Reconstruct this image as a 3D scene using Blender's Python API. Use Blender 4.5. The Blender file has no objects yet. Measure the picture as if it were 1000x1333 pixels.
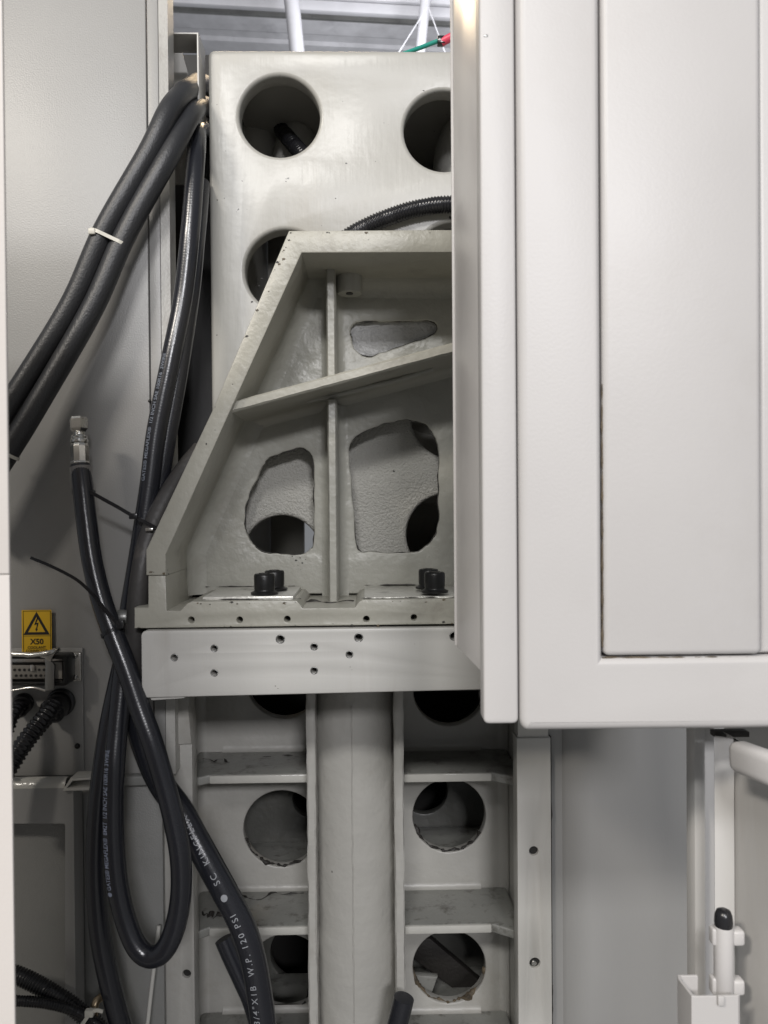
import bpy, bmesh, math, random
from mathutils import Vector, Matrix, noise

random.seed(4)
scene = bpy.context.scene
C = scene.collection
R = math.radians

# ------------------------------------------------------------------ camera
F_PX = 1000.0                      # focal length in photograph pixels (1000 x 1333)
YAW, PITCH, ROLL = R(1.15), R(0.58), R(0.45)
fwd = Vector((math.sin(YAW) * math.cos(PITCH), math.cos(YAW) * math.cos(PITCH), -math.sin(PITCH)))
right0 = fwd.cross(Vector((0, 0, 1))).normalized()
up0 = right0.cross(fwd).normalized()
right = (right0 * math.cos(ROLL) - up0 * math.sin(ROLL)).normalized()
up = right.cross(fwd).normalized()
cam_data = bpy.data.cameras.new('camera')
cam = bpy.data.objects.new('camera', cam_data)
C.objects.link(cam)
cam.matrix_world = Matrix((right, up, -fwd)).transposed().to_4x4()
cam_data.sensor_fit = 'VERTICAL'
cam_data.sensor_height = 34.66
cam_data.lens = 26.0
cam_data.clip_start = 0.02
cam_data.clip_end = 60
cam_data.dof.use_dof = True
cam_data.dof.focus_distance = 0.98
cam_data.dof.aperture_fstop = 11
scene.camera = cam

# ------------------------------------------------------------------ world, lamps, exposure
w = bpy.data.worlds.new('World')
scene.world = w
w.use_nodes = True
w.node_tree.nodes['Background'].inputs[0].default_value = (0.92, 0.95, 1.0, 1)
w.node_tree.nodes['Background'].inputs[1].default_value = 0.19

def area(name, loc, target, sx, sy, power, col):
    d = bpy.data.lights.new(name, 'AREA')
    d.shape = 'RECTANGLE'; d.size = sx; d.size_y = sy; d.energy = power; d.color = col
    o = bpy.data.objects.new(name, d); C.objects.link(o)
    o.location = loc
    o.rotation_euler = (Vector(target) - Vector(loc)).to_track_quat('-Z', 'Y').to_euler()
    return o
area('area_lamp', (-0.64, -4.1, 3.36), (-0.1, 1, 0), 1.3, 0.45, 138, (1.0, 0.985, 0.965))
area('area_lamp', (0.85, -4.3, 1.95), (0.1, 1, -0.2), 0.9, 0.45, 108, (0.98, 0.97, 1.0))
area('area_lamp', (-2.9, -2.9, 3.3), (-0.2, 1, 0.2), 1.1, 0.4, 150, (1.0, 0.93, 0.84))
area('area_lamp', (-0.45, 4.2, 3.15), (0.0, 0.8, 0.4), 1.0, 0.6, 28, (1.0, 0.76, 0.48))
area('area_lamp', (0.6, 5.2, 3.0), (0.2, 7.5, 4.6), 1.5, 0.6, 85, (0.97, 0.97, 1.0))  # added fill lamp, aimed up to brighten the roof

scene.view_settings.view_transform = 'Standard'
scene.view_settings.look = 'None'
scene.view_settings.exposure = 0.13
scene.view_settings.gamma = 1.0

# ------------------------------------------------------------------ pixel -> place
def U(px, py, Y):
    """Point of the vertical plane at depth Y that lies behind the photograph pixel."""
    d = right * ((px - 500) / F_PX) + up * ((666.5 - py) / F_PX) + fwd
    return d * (Y / d.y)
def X(px, Y, py=666): return U(px, py, Y).x
def Z(py, Y, px=500): return U(px, py, Y).z
def XZ(pts, Y): return [(U(a, b, Y).x, U(a, b, Y).z) for a, b in pts]

# ------------------------------------------------------------------ materials
def nt(name):
    m = bpy.data.materials.new(name); m.use_nodes = True
    t = m.node_tree
    return m, t, t.nodes['Principled BSDF']

def paint(name, col, rough=0.4, var=0.06, bump=0.05, bscale=220, metal=0.0, stain=None, sscale=9, samt=0.35,
          sthr=0.56, rvar=0.12, streak=False, speck=None, coarse=0.0, cscale=28, spec=0.5, coat=0.0, zrough=None):
    m, t, b = nt(name)
    N, L = t.nodes, t.links
    tc = N.new('ShaderNodeTexCoord')
    mp = N.new('ShaderNodeMapping'); L.new(tc.outputs['Object'], mp.inputs[0])
    if streak: mp.inputs['Scale'].default_value = (1.0, 1.0, 0.12)
    n1 = N.new('ShaderNodeTexNoise'); n1.inputs['Scale'].default_value = 7; n1.inputs['Detail'].default_value = 6
    L.new(mp.outputs[0], n1.inputs['Vector'])
    cr = N.new('ShaderNodeValToRGB')
    cr.color_ramp.elements[0].position = 0.3; cr.color_ramp.elements[1].position = 0.7
    cr.color_ramp.elements[0].color = [max(0, c * (1 - var)) for c in col] + [1]
    cr.color_ramp.elements[1].color = [min(1, c * (1 + var)) for c in col] + [1]
    L.new(n1.outputs['Fac'], cr.inputs[0])
    out = cr.outputs[0]
    if stain:
        n2 = N.new('ShaderNodeTexNoise'); n2.inputs['Scale'].default_value = sscale
        n2.inputs['Detail'].default_value = 9; n2.inputs['Roughness'].default_value = 0.68
        L.new(mp.outputs[0], n2.inputs['Vector'])
        r2 = N.new('ShaderNodeValToRGB')
        r2.color_ramp.elements[0].position = sthr; r2.color_ramp.elements[1].position = sthr + 0.16
        r2.color_ramp.elements[1].color = (samt, samt, samt, 1)
        L.new(n2.outputs['Fac'], r2.inputs[0])
        mx = N.new('ShaderNodeMixRGB'); mx.inputs[2].default_value = (*stain, 1)
        L.new(r2.outputs[0], mx.inputs[0]); L.new(out, mx.inputs[1]); out = mx.outputs[0]
    if speck:
        n3 = N.new('ShaderNodeTexNoise'); n3.inputs['Scale'].default_value = 75; n3.inputs['Detail'].default_value = 3
        L.new(tc.outputs['Object'], n3.inputs['Vector'])
        r3 = N.new('ShaderNodeValToRGB')
        r3.color_ramp.elements[0].position = speck; r3.color_ramp.elements[1].position = speck + 0.015
        L.new(n3.outputs['Fac'], r3.inputs[0])
        mx = N.new('ShaderNodeMixRGB'); mx.inputs[2].default_value = (0.03, 0.028, 0.025, 1)
        L.new(r3.outputs[0], mx.inputs[0]); L.new(out, mx.inputs[1]); out = mx.outputs[0]
    L.new(out, b.inputs['Base Color'])
    b.inputs['Metallic'].default_value = metal
    b.inputs['Specular IOR Level'].default_value = spec
    b.inputs['Coat Weight'].default_value = coat
    b.inputs['Coat Roughness'].default_value = 0.2
    mr = N.new('ShaderNodeMapRange')
    mr.inputs['To Min'].default_value = max(0.04, rough - rvar); mr.inputs['To Max'].default_value = min(1, rough + rvar)
    L.new(n1.outputs['Fac'], mr.inputs['Value']); L.new(mr.outputs[0], b.inputs['Roughness'])
    if streak:
        mp.inputs['Location'].default_value = (0.3, 0.1, 0.2)
    nb = N.new('ShaderNodeTexNoise'); nb.inputs['Scale'].default_value = bscale; nb.inputs['Detail'].default_value = 3
    L.new(tc.outputs['Object'], nb.inputs['Vector'])
    if streak: L.new(mp.outputs[0], nb.inputs['Vector'])
    bp = N.new('ShaderNodeBump'); bp.inputs['Strength'].default_value = bump; bp.inputs['Distance'].default_value = 0.002
    L.new(nb.outputs['Fac'], bp.inputs['Height'])
    if coarse:
        nc = N.new('ShaderNodeTexNoise'); nc.inputs['Scale'].default_value = cscale; nc.inputs['Detail'].default_value = 4
        L.new(tc.outputs['Object'], nc.inputs['Vector'])
        b2 = N.new('ShaderNodeBump'); b2.inputs['Strength'].default_value = coarse; b2.inputs['Distance'].default_value = 0.01
        L.new(nc.outputs['Fac'], b2.inputs['Height']); L.new(bp.outputs[0], b2.inputs['Normal'])
        L.new(b2.outputs[0], b.inputs['Normal'])
        if zrough is not None:
            sx = N.new('ShaderNodeSeparateXYZ'); L.new(tc.outputs['Object'], sx.inputs[0])
            zr = N.new('ShaderNodeMapRange'); zr.inputs['From Min'].default_value = zrough; zr.inputs['From Max'].default_value = zrough - 0.06
            L.new(sx.outputs['Z'], zr.inputs['Value'])
            v = N.new('ShaderNodeTexNoise'); v.inputs['Scale'].default_value = 360; v.inputs['Detail'].default_value = 5
            L.new(tc.outputs['Object'], v.inputs['Vector'])
            mu = N.new('ShaderNodeMath'); mu.operation = 'MULTIPLY'; mu.inputs[1].default_value = 0.7
            xm = N.new('ShaderNodeMapRange'); xm.inputs['From Min'].default_value = -0.262; xm.inputs['From Max'].default_value = -0.232
            ma = N.new('ShaderNodeMath'); ma.operation = 'MULTIPLY_ADD'; ma.inputs[1].default_value = -0.55
            L.new(sx.outputs['Z'], ma.inputs[0]); L.new(sx.outputs['X'], ma.inputs[2]); L.new(ma.outputs[0], xm.inputs['Value'])
            m0 = N.new('ShaderNodeMath'); m0.operation = 'MULTIPLY'
            L.new(zr.outputs[0], m0.inputs[0]); L.new(xm.outputs[0], m0.inputs[1]); L.new(m0.outputs[0], mu.inputs[0])
            b3 = N.new('ShaderNodeBump'); b3.inputs['Distance'].default_value = 0.004
            L.new(mu.outputs[0], b3.inputs['Strength']); L.new(v.outputs['Fac'], b3.inputs['Height'])
            L.new(b2.outputs[0], b3.inputs['Normal']); L.new(b3.outputs[0], b.inputs['Normal'])
    else:
        L.new(bp.outputs[0], b.inputs['Normal'])
    for l in list(L):
        if l.to_socket == b.inputs['Normal']: L.new(l.from_socket, b.inputs['Coat Normal']); break
    return m

GRIME = (0.07, 0.062, 0.05)
M = {}
M['column'] = paint('glossy cast paint', (0.395, 0.387, 0.355), 0.37, 0.05, 0.07, 200, stain=(0.36, 0.32, 0.25), sscale=6,
                    samt=0.35, streak=True, speck=0.74, coarse=0.09, cscale=20, zrough=0.36, coat=0.12)
M['bead'] = paint('glossy bead paint', (0.52, 0.51, 0.47), 0.22, 0.06, 0.12, 120, coarse=0.1, cscale=60)
M['lower'] = paint('lower cast paint', (0.43, 0.42, 0.39), 0.38, 0.06, 0.18, 110, stain=(0.25, 0.22, 0.17), sscale=7,
                   samt=0.35, speck=0.79, coarse=0.2, cscale=40)
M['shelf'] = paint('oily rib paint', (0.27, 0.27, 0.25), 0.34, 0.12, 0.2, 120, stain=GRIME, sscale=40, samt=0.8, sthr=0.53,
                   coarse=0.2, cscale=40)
M['inner'] = paint('darkened core paint', (0.11, 0.11, 0.10), 0.4, 0.06, 0.2, 120, stain=(0.12, 0.11, 0.09), sscale=30, samt=0.3, coarse=0.2, cscale=40)  # darker copy of the cast paint, recess shade put into its colour
M['cast'] = paint('bracket cast paint', (0.325, 0.32, 0.283), 0.38, 0.09, 0.26, 150, stain=(0.22, 0.20, 0.16), sscale=8,
                  samt=0.4, speck=0.79, coarse=0.30, cscale=34)
M['castedge'] = paint('bracket milled edge paint', (0.37, 0.36, 0.31), 0.38, 0.09, 0.24, 170, stain=(0.14, 0.12, 0.10), sscale=14,
                      samt=0.5, sthr=0.58, speck=0.76, coarse=0.10, cscale=60)
M['rough'] = paint('hammered cast paint', (0.42, 0.42, 0.42), 0.36, 0.08, 0.5, 260, coarse=0.5, cscale=90)
M['plate'] = paint('satin plate paint', (0.55, 0.54, 0.51), 0.38, 0.05, 0.06, 300, stain=(0.33, 0.29, 0.24), sscale=10, samt=0.3,
                   streak=True, speck=0.81, coarse=0.04)
M['white'] = paint('cabinet white enamel', (0.52, 0.507, 0.50), 0.42, 0.025, 0.05, 420, rvar=0.08, stain=(0.36, 0.33, 0.30), sscale=4, samt=0.16, sthr=0.54)
M['whitelow'] = paint('enclosure enamel', (0.60, 0.59, 0.575), 0.45, 0.03, 0.05, 420, stain=(0.40, 0.36, 0.31), sscale=5, samt=0.35,
                      streak=True)
M['satin'] = paint('satin wing enamel', (0.62, 0.60, 0.59), 0.32, 0.02, 0.03, 420, rvar=0.03)
M['sheet'] = paint('grey enclosure enamel', (0.31, 0.308, 0.302), 0.42, 0.03, 0.05, 420, stain=(0.30, 0.27, 0.24), sscale=5, samt=0.35, streak=True)
M['beige'] = paint('cover enamel', (0.62, 0.585, 0.555), 0.5, 0.02, 0.04, 420, rvar=0.04)
M['grey'] = paint('orange peel grey powder coat', (0.31, 0.306, 0.296), 0.38, 0.04, 0.16, 520, rvar=0.05, stain=(0.20, 0.19, 0.18), sscale=5, samt=0.25,
                  sthr=0.62)
M['greydark'] = paint('darker grey powder coat', (0.23, 0.23, 0.22), 0.42, 0.06, 0.25, 520, stain=(0.12, 0.12, 0.11), sscale=6, samt=0.4)  # darker grey than the front panel, for body, lower and sunken panels
M['greyedge'] = paint('worn edge coat', (0.50, 0.49, 0.46), 0.4, 0.10, 0.3, 300, stain=(0.25, 0.22, 0.2), sscale=20, samt=0.5)
M['rubber'] = paint('black rubber', (0.016, 0.017, 0.022), 0.26, 0.15, 0.06, 420, rvar=0.05, spec=0.7)
M['foam'] = paint('dull black insulation', (0.030, 0.031, 0.034), 0.42, 0.2, 0.24, 420, stain=(0.09, 0.085, 0.08), sscale=14, samt=0.35)
M['dusty'] = paint('dusty rubber', (0.055, 0.052, 0.05), 0.48, 0.25, 0.3, 200, stain=(0.14, 0.125, 0.11), sscale=22, samt=0.6, speck=0.74)
M['plastic'] = paint('black plastic', (0.015, 0.015, 0.017), 0.26, 0.1, 0.05, 300)
M['bolt'] = paint('black oxide steel', (0.018, 0.018, 0.018), 0.33, 0.2, 0.1, 300, metal=0.35)
M['steel'] = paint('zinc plated steel', (0.62, 0.61, 0.58), 0.25, 0.10, 0.08, 300, metal=1.0, stain=(0.25, 0.24, 0.22), sscale=40, samt=0.4)
M['bare'] = paint('milled bare edge', (0.66, 0.65, 0.60), 0.34, 0.12, 0.3, 200, metal=0.3, stain=(0.10, 0.09, 0.08), sscale=35, samt=0.8)
M['alum'] = paint('dull aluminium', (0.30, 0.30, 0.29), 0.36, 0.12, 0.15, 250, metal=0.8, stain=(0.08, 0.08, 0.08), sscale=40, samt=0.5)
M['grime'] = paint('black grime and gap shade', (0.03, 0.027, 0.024), 0.6, 0.3, 0.5, 200)  # real grime, and also the shade painted into gaps and window outlines
M['rust'] = paint('brown grime', (0.11, 0.085, 0.055), 0.65, 0.4, 0.6, 160, stain=(0.03, 0.026, 0.022), sscale=60, samt=0.9, sthr=0.5)
M['hole'] = paint('hole shade', (0.02, 0.019, 0.018), 0.5)  # black stands in for the shade inside holes, sockets and slots
M['tiewhite'] = paint('natural nylon', (0.66, 0.64, 0.57), 0.4, 0.05, 0.05)
M['wirewhite'] = paint('white cable jacket', (0.55, 0.54, 0.50), 0.45)
M['yellow'] = paint('yellow label', (0.72, 0.44, 0.02), 0.42, 0.04, 0.02, rvar=0.03)
M['ink'] = paint('black ink', (0.014, 0.013, 0.012), 0.5)
M['pinblock'] = paint('connector insert', (0.24, 0.225, 0.20), 0.5, 0.1)
M['print'] = paint('pale hose print', (0.32, 0.33, 0.35), 0.5, 0.25, 0.05)
M['printblue'] = paint('bluish hose print', (0.30, 0.33, 0.42), 0.5, 0.35, 0.05)
M['printfaint'] = paint('faded hose print', (0.20, 0.22, 0.26), 0.5, 0.4, 0.05)
M['sleeve'] = paint('cloudy sleeve', (0.20, 0.19, 0.18), 0.22, 0.1, 0.05)
M['tag'] = paint('paper tag', (0.50, 0.47, 0.42), 0.5)
M['roof'] = paint('galvanised roof sheet', (0.50, 0.50, 0.52), 0.5, 0.10, 0.1, 60, metal=0.0, stain=(0.25, 0.25, 0.27), sscale=3, samt=0.5)
M['steelwork'] = paint('white steelwork', (0.42, 0.42, 0.44), 0.5, 0.05)
M['teal'] = paint('teal cable', (0.02, 0.30, 0.24), 0.4)
M['pink'] = paint('pink red cable', (0.72, 0.07, 0.13), 0.4)
M['brass'] = paint('dull brass', (0.42, 0.33, 0.22), 0.3, 0.1, metal=0.9)
M['floor'] = paint('workshop concrete', (0.13, 0.13, 0.125), 0.6, 0.1, 0.2, 60)

# ------------------------------------------------------------------ builders
def link(name, me, mat, parent=None):
    o = bpy.data.objects.new(name, me)
    C.objects.link(o)
    if mat is not None:
        me.materials.clear(); me.materials.append(M[mat])
    if parent: o.parent = parent
    return o

def tag(o, label, cat, group=None, kind=None):
    if label: o['label'] = label
    if cat: o['category'] = cat
    if group: o['group'] = group
    if kind: o['kind'] = kind
    return o

def thing(name, label, cat, group=None):
    o = bpy.data.objects.new(name, None); C.objects.link(o)
    o.empty_display_size = 0.05
    return tag(o, label, cat, group)

def smooth(me, ang=35):
    for p in me.polygons:
        n = p.normal
        p.use_smooth = max(abs(n.x), abs(n.y), abs(n.z)) < 0.9995
    me.set_sharp_from_angle(angle=R(ang))

def circle(cx, cz, r, n=48, wob=0.0):
    return [(cx + (r * (1 + wob * math.sin(3 * a + cx * 40))) * math.cos(a), cz + r * math.sin(a)) for a in [2 * math.pi * i / n for i in range(n)]]
def hole_px(px, py, rpx, Y, n=48):
    p = U(px, py, Y)
    return circle(p.x, p.z, rpx * Y / F_PX, n)
def rounded(pts, r, seg=5):
    """polygon with rounded corners"""
    out = []
    n = len(pts)
    for i in range(n):
        a, b, c = Vector(pts[i - 1]), Vector(pts[i]), Vector(pts[(i + 1) % n])
        d1, d2 = (a - b), (c - b)
        rr = min(r, d1.length * 0.45, d2.length * 0.45)
        p, q = b + d1.normalized() * rr, b + d2.normalized() * rr
        for k in range(seg + 1):
            t = k / seg
            out.append(tuple(p * (1 - t) ** 2 + b * 2 * t * (1 - t) + q * t ** 2))
    return out
def closed_spline(pts, n=6):
    out = []
    m = len(pts)
    P = [Vector(p) for p in pts]
    for i in range(m):
        p0, p1, p2, p3 = P[i - 1], P[i], P[(i + 1) % m], P[(i + 2) % m]
        for k in range(n):
            t = k / n
            out.append(tuple(0.5 * ((2 * p1) + (p2 - p0) * t + (2 * p0 - 5 * p1 + 4 * p2 - p3) * t * t + (3 * p1 - p0 - 3 * p2 + p3) * t ** 3)))
    return out

def plate(name, loops, y0, y1, mat, parent=None, bevel=0.002, axis='Y', res=1):
    """flat plate with holes: loops are (x, z) outlines, extruded from y0 to y1"""
    cu = bpy.data.curves.new('tmp', 'CURVE'); cu.dimensions = '2D'; cu.fill_mode = 'BOTH'
    h = (y1 - y0) / 2
    cu.extrude = max(1e-5, h - bevel); cu.bevel_depth = bevel; cu.bevel_resolution = res; cu.offset = -bevel
    for lp in loops:
        s = cu.splines.new('POLY'); s.points.add(len(lp) - 1)
        for p, (a, b) in zip(s.points, lp): p.co = (a, b, 0, 1)
        s.use_cyclic_u = True
    o = bpy.data.objects.new('tmp', cu); C.objects.link(o)
    dg = bpy.context.evaluated_depsgraph_get(); dg.update()
    me = bpy.data.meshes.new_from_object(o.evaluated_get(dg))
    bpy.data.objects.remove(o); bpy.data.curves.remove(cu)
    ym = (y0 + y1) / 2
    if axis == 'Y':
        me.transform(Matrix(((1, 0, 0, 0), (0, 0, -1, ym), (0, 1, 0, 0), (0, 0, 0, 1))))
    elif axis == 'Z':
        me.transform(Matrix.Translation((0, 0, ym)))
    elif axis == 'X':      # loops are (y, z)
        me.transform(Matrix(((0, 0, 1, ym), (1, 0, 0, 0), (0, 1, 0, 0), (0, 0, 0, 1))))
    bm = bmesh.new(); bm.from_mesh(me)
    bmesh.ops.remove_doubles(bm, verts=bm.verts, dist=1e-6)
    bmesh.ops.recalc_face_normals(bm, faces=bm.faces)
    bm.to_mesh(me); bm.free()
    smooth(me)
    return link(name, me, mat, parent)

def box(name, x0, x1, y0, y1, z0, z1, mat, parent=None, bevel=0.0015, seg=2, mtx=None):
    bm = bmesh.new()
    bmesh.ops.create_cube(bm, size=1)
    for v in bm.verts:
        v.co = Vector((x0 + (v.co.x + .5) * (x1 - x0), y0 + (v.co.y + .5) * (y1 - y0), z0 + (v.co.z + .5) * (z1 - z0)))
    if bevel: bmesh.ops.bevel(bm, geom=bm.edges[:], offset=bevel, segments=seg, affect='EDGES', profile=0.5)
    if mtx: bm.transform(mtx)
    me = bpy.data.meshes.new(name); bm.to_mesh(me); bm.free()
    smooth(me)
    return link(name, me, mat, parent)

def box_px(name, px0, px1, py0, py1, y0, y1, mat, parent=None, bevel=0.0015, seg=2):
    pm, qm = (px0 + px1) / 2, (py0 + py1) / 2
    return box(name, X(px0, y0, qm), X(px1, y0, qm), y0, y1, Z(py1, y0, pm), Z(py0, y0, pm), mat, parent, bevel, seg)

def cr_path(pts, step=0.004):
    P = [Vector(p) for p in pts]
    P = [P[0] * 2 - P[1]] + P + [P[-1] * 2 - P[-2]]
    out = []
    for i in range(1, len(P) - 2):
        p0, p1, p2, p3 = P[i - 1:i + 3]
        n = max(2, int((p2 - p1).length / step))
        for k in range(n):
            t = k / n
            out.append(0.5 * ((2 * p1) + (p2 - p0) * t + (2 * p0 - 5 * p1 + 4 * p2 - p3) * t * t + (3 * p1 - p0 - 3 * p2 + p3) * t ** 3))
    out.append(P[-2])
    # even spacing
    res = [out[0]]; acc = 0
    for a, b in zip(out, out[1:]):
        acc += (b - a).length
        if acc >= step: res.append(b); acc = 0
    if (res[-1] - out[-1]).length > 1e-5: res.append(out[-1])
    return res

def sweep_mesh(path, rad, n=20, cap=True):
    """rad: number or function(arc length) -> radius"""
    bm = bmesh.new()
    T = []
    for i in range(len(path)):
        a, b = path[max(0, i - 1)], path[min(len(path) - 1, i + 1)]
        T.append((b - a).normalized())
    nrm = T[0].orthogonal().normalized()
    rings = []; s = 0
    for i, p in enumerate(path):
        if i:
            s += (p - path[i - 1]).length
            nrm = (nrm - T[i] * nrm.dot(T[i])).normalized()
        bn = T[i].cross(nrm)
        r = rad(s) if callable(rad) else rad
        rings.append([bm.verts.new(p + (nrm * math.cos(2 * math.pi * k / n) + bn * math.sin(2 * math.pi * k / n)) * r) for k in range(n)])
    for a, b in zip(rings, rings[1:]):
        for k in range(n):
            f = bm.faces.new((a[k], a[(k + 1) % n], b[(k + 1) % n], b[k])); f.smooth = True
    if cap:
        bm.faces.new(rings[0][::-1]); bm.faces.new(rings[-1])
    bmesh.ops.recalc_face_normals(bm, faces=bm.faces)
    me = bpy.data.meshes.new('tube'); bm.to_mesh(me); bm.free()
    return me

def ridged(name, pts, r, mat, parent=None, n=26):
    f = lambda s: r + .000028 * math.sin(2 * math.pi * s / .0036) + .00012 * math.sin(s * 37) * math.sin(s * 11)
    return link(name, sweep_mesh(cr_path(pts, .001), f, n), mat, parent)

def tube(name, pts, rad, mat, parent=None, n=20, step=0.004):
    me = sweep_mesh(cr_path(pts, step), rad, n)
    me.set_sharp_from_angle(angle=R(50))
    return link(name, me, mat, parent)

def corrugated(name, pts, r, mat, parent=None, pitch=0.0042, depth=0.0016, n=18):
    f = lambda s: r - depth * (0.5 + 0.5 * math.tanh(2.5 * math.cos(2 * math.pi * s / pitch)))
    me = sweep_mesh(cr_path(pts, pitch / 6), f, n)
    return link(name, me, mat, parent)

def lathe(name, prof, origin, axis, mat, parent=None, n=32, sharp=35):
    """prof: (radius, height along axis)"""
    q = Vector((0, 0, 1)).rotation_difference(Vector(axis).normalized())
    bm = bmesh.new(); rings = []
    for r, h in prof:
        rings.append([bm.verts.new(Vector(origin) + q @ Vector((r * math.cos(2 * math.pi * k / n), r * math.sin(2 * math.pi * k / n), h))) for k in range(n)])
    for a, b in zip(rings, rings[1:]):
        for k in range(n): bm.faces.new((a[k], a[(k + 1) % n], b[(k + 1) % n], b[k]))
    bm.faces.new(rings[0][::-1]); bm.faces.new(rings[-1])
    bmesh.ops.recalc_face_normals(bm, faces=bm.faces)
    me = bpy.data.meshes.new(name); bm.to_mesh(me); bm.free()
    for p in me.polygons: p.use_smooth = True
    me.set_sharp_from_angle(angle=R(sharp))
    return link(name, me, mat, parent)

def strip(name, path_xz, ywall, Rr, mat, parent=None, side=1, seg=6):
    """concave fillet along an open polyline lying on the plane y = ywall (towards -y and towards `side`)"""
    P = [Vector(p) for p in path_xz]; bm = bmesh.new(); rings = []
    for i, p in enumerate(P):
        a, b = P[max(0, i - 1)], P[min(len(P) - 1, i + 1)]
        t = (b - a).normalized(); nn = Vector((-t.y, t.x)) * side
        ring = []
        for k in range(seg + 1):
            th = math.pi / 2 * k / seg
            d = Rr * (1 - math.sin(th)); h = Rr * (1 - math.cos(th))
            q = p + nn * d
            ring.append(bm.verts.new((q.x, ywall - h - 0.0003, q.y)))
        rings.append(ring)
    for a, b in zip(rings, rings[1:]):
        for k in range(seg): bm.faces.new((a[k], a[k + 1], b[k + 1], b[k])).smooth = True
    bmesh.ops.recalc_face_normals(bm, faces=bm.faces)
    me = bpy.data.meshes.new(name); bm.to_mesh(me); bm.free()
    return link(name, me, mat, parent)

def text_mesh(body, size, bold=0.0, space=1.0):
    cu = bpy.data.curves.new('tmp', 'FONT'); cu.body = body; cu.size = size; cu.offset = bold
    cu.resolution_u = 3; cu.space_character = space
    o = bpy.data.objects.new('tmp', cu); C.objects.link(o)
    dg = bpy.context.evaluated_depsgraph_get(); dg.update()
    me = bpy.data.meshes.new_from_object(o.evaluated_get(dg))
    bpy.data.objects.remove(o); bpy.data.curves.remove(cu)
    return me

def hose_print(name, body, size, path_pts, s0, rad, ang0, mat, parent, stretch=1.0, bold=0.0003, face=Vector((0, -1, 0)), space=1.0, twist=0.0):
    """lettering laid round a hose; runs along the path, the capitals pointing towards -x"""
    path = cr_path(path_pts, 0.003)
    S = [0]
    for a, b in zip(path, path[1:]): S.append(S[-1] + (b - a).length)
    me = text_mesh(body, size, bold, space)
    bm = bmesh.new(); bm.from_mesh(me)
    bmesh.ops.subdivide_edges(bm, edges=[e for e in bm.edges if e.calc_length() > size * 0.3], cuts=2)
    for v in bm.verts:
        s = s0 + v.co.x * stretch
        s = max(0, min(S[-1] - 1e-4, s))
        i = max(0, min(len(S) - 2, next((k for k in range(len(S)) if S[k] > s), len(S) - 1) - 1))
        f = (s - S[i]) / (S[i + 1] - S[i])
        c = path[i].lerp(path[i + 1], f)
        t = (path[min(len(path) - 1, i + 2)] - path[max(0, i - 1)]).normalized()
        nn = (face - t * face.dot(t)).normalized()
        lf = nn.cross(t)
        lf = -lf if lf.x > 0 else lf
        a = ang0 + twist * v.co.x + (v.co.y - size * 0.35) / rad
        v.co = c + (nn * math.cos(a) + lf * math.sin(a)) * (rad + 0.0004)
    bm.to_mesh(me); bm.free()
    return link(name, me, mat, parent)

def hp(pts):
    """(px, py, Y) list -> points, an omitted Y is interpolated"""
    Ys = [p[2] if len(p) > 2 else None for p in pts]
    known = [i for i, y in enumerate(Ys) if y is not None]
    for i in range(len(Ys)):
        if Ys[i] is None:
            a = max(k for k in known if k < i); b = min(k for k in known if k > i)
            Ys[i] = Ys[a] + (Ys[b] - Ys[a]) * (i - a) / (b - a)
    return [U(p[0], p[1], y) for p, y in zip(pts, Ys)]

ZFLOOR = -0.95
# ================================================================== SETTING
fl = box('floor', -3, 3, -2.5, 9, ZFLOOR - 0.1, ZFLOOR, 'floor', bevel=0); tag(fl, 'grey workshop concrete floor', None, kind='structure')

# workshop roof far behind: corrugated sheets over purlins
def roof_sheet(y0, y1, z, name, parent, pitch=0.40):
    bm = bmesh.new(); prof = []
    y = y0
    while y < y1:
        prof += [(y, 0), (y + pitch * .55, 0), (y + pitch * .65, 0.02), (y + pitch * .9, 0.02)]
        y += pitch
    a = [bm.verts.new((-6, p[0], z + p[1])) for p in prof]; b = [bm.verts.new((6, p[0], z + p[1])) for p in prof]
    for i in range(len(prof) - 1): bm.faces.new((a[i], a[i + 1], b[i + 1], b[i]))
    bm.transform(Matrix.Rotation(R(4.5), 4, 'Z'))
    me = bpy.data.meshes.new(name); bm.to_mesh(me); bm.free()
    return link(name, me, 'roof', parent)
roof = bpy.data.objects.new('roof', None); C.objects.link(roof)
tag(roof, 'corrugated galvanised workshop roof seen over the column', None, kind='structure')
for k, (a, b) in enumerate([(5.2, 6.45), (6.5, 7.15), (7.2, 8.3), (8.35, 10)]):
    roof_sheet(a, b, 4.5 + 0.015 * (k % 2), 'roof_sheet', roof)
for y in (6.46, 7.16, 8.32):
    box('roof_joint', -6, 6, y, y + 0.03, 4.49, 4.55, 'alum', roof, bevel=0, mtx=Matrix.Rotation(R(4.5), 4, 'Z'))
box('purlin', -6, 6, 6.90, 6.96, 4.40, 4.49, 'steelwork', roof, bevel=0.005, mtx=Matrix.Rotation(R(4.5), 4, 'Z'))
h1 = tube('roof_post', [U(376, -25, 6.4), U(382, 20, 6.4), U(391, 110, 6.4)], 0.062, 'steelwork', None, 16, 0.2)
tag(h1, 'thick white steel roof post showing above the column beside its edge', 'post', 'roof posts')
h2 = tube('roof_post', [U(557, -25, 6.6), U(552, 20, 6.6), U(543, 110, 6.6)], 0.045, 'steelwork', None, 16, 0.2)
tag(h2, 'thinner white steel roof post crossed by stay wires above the cables', 'post', 'roof posts')
wi = tube('stay_wire', [U(556, 10, 6.4), U(515, 75, 6.4)], 0.005, 'steelwork', None, 6, 0.3); tag(wi, 'thin stay wire slanting away from the thinner roof post', 'wire')
wi = tube('stay_wire', [U(558, 10, 6.4), U(582, 75, 6.4)], 0.0045, 'steelwork', None, 6, 0.3); tag(wi, 'thin stay wire running from roof post down to the red cable', 'wire')

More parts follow.
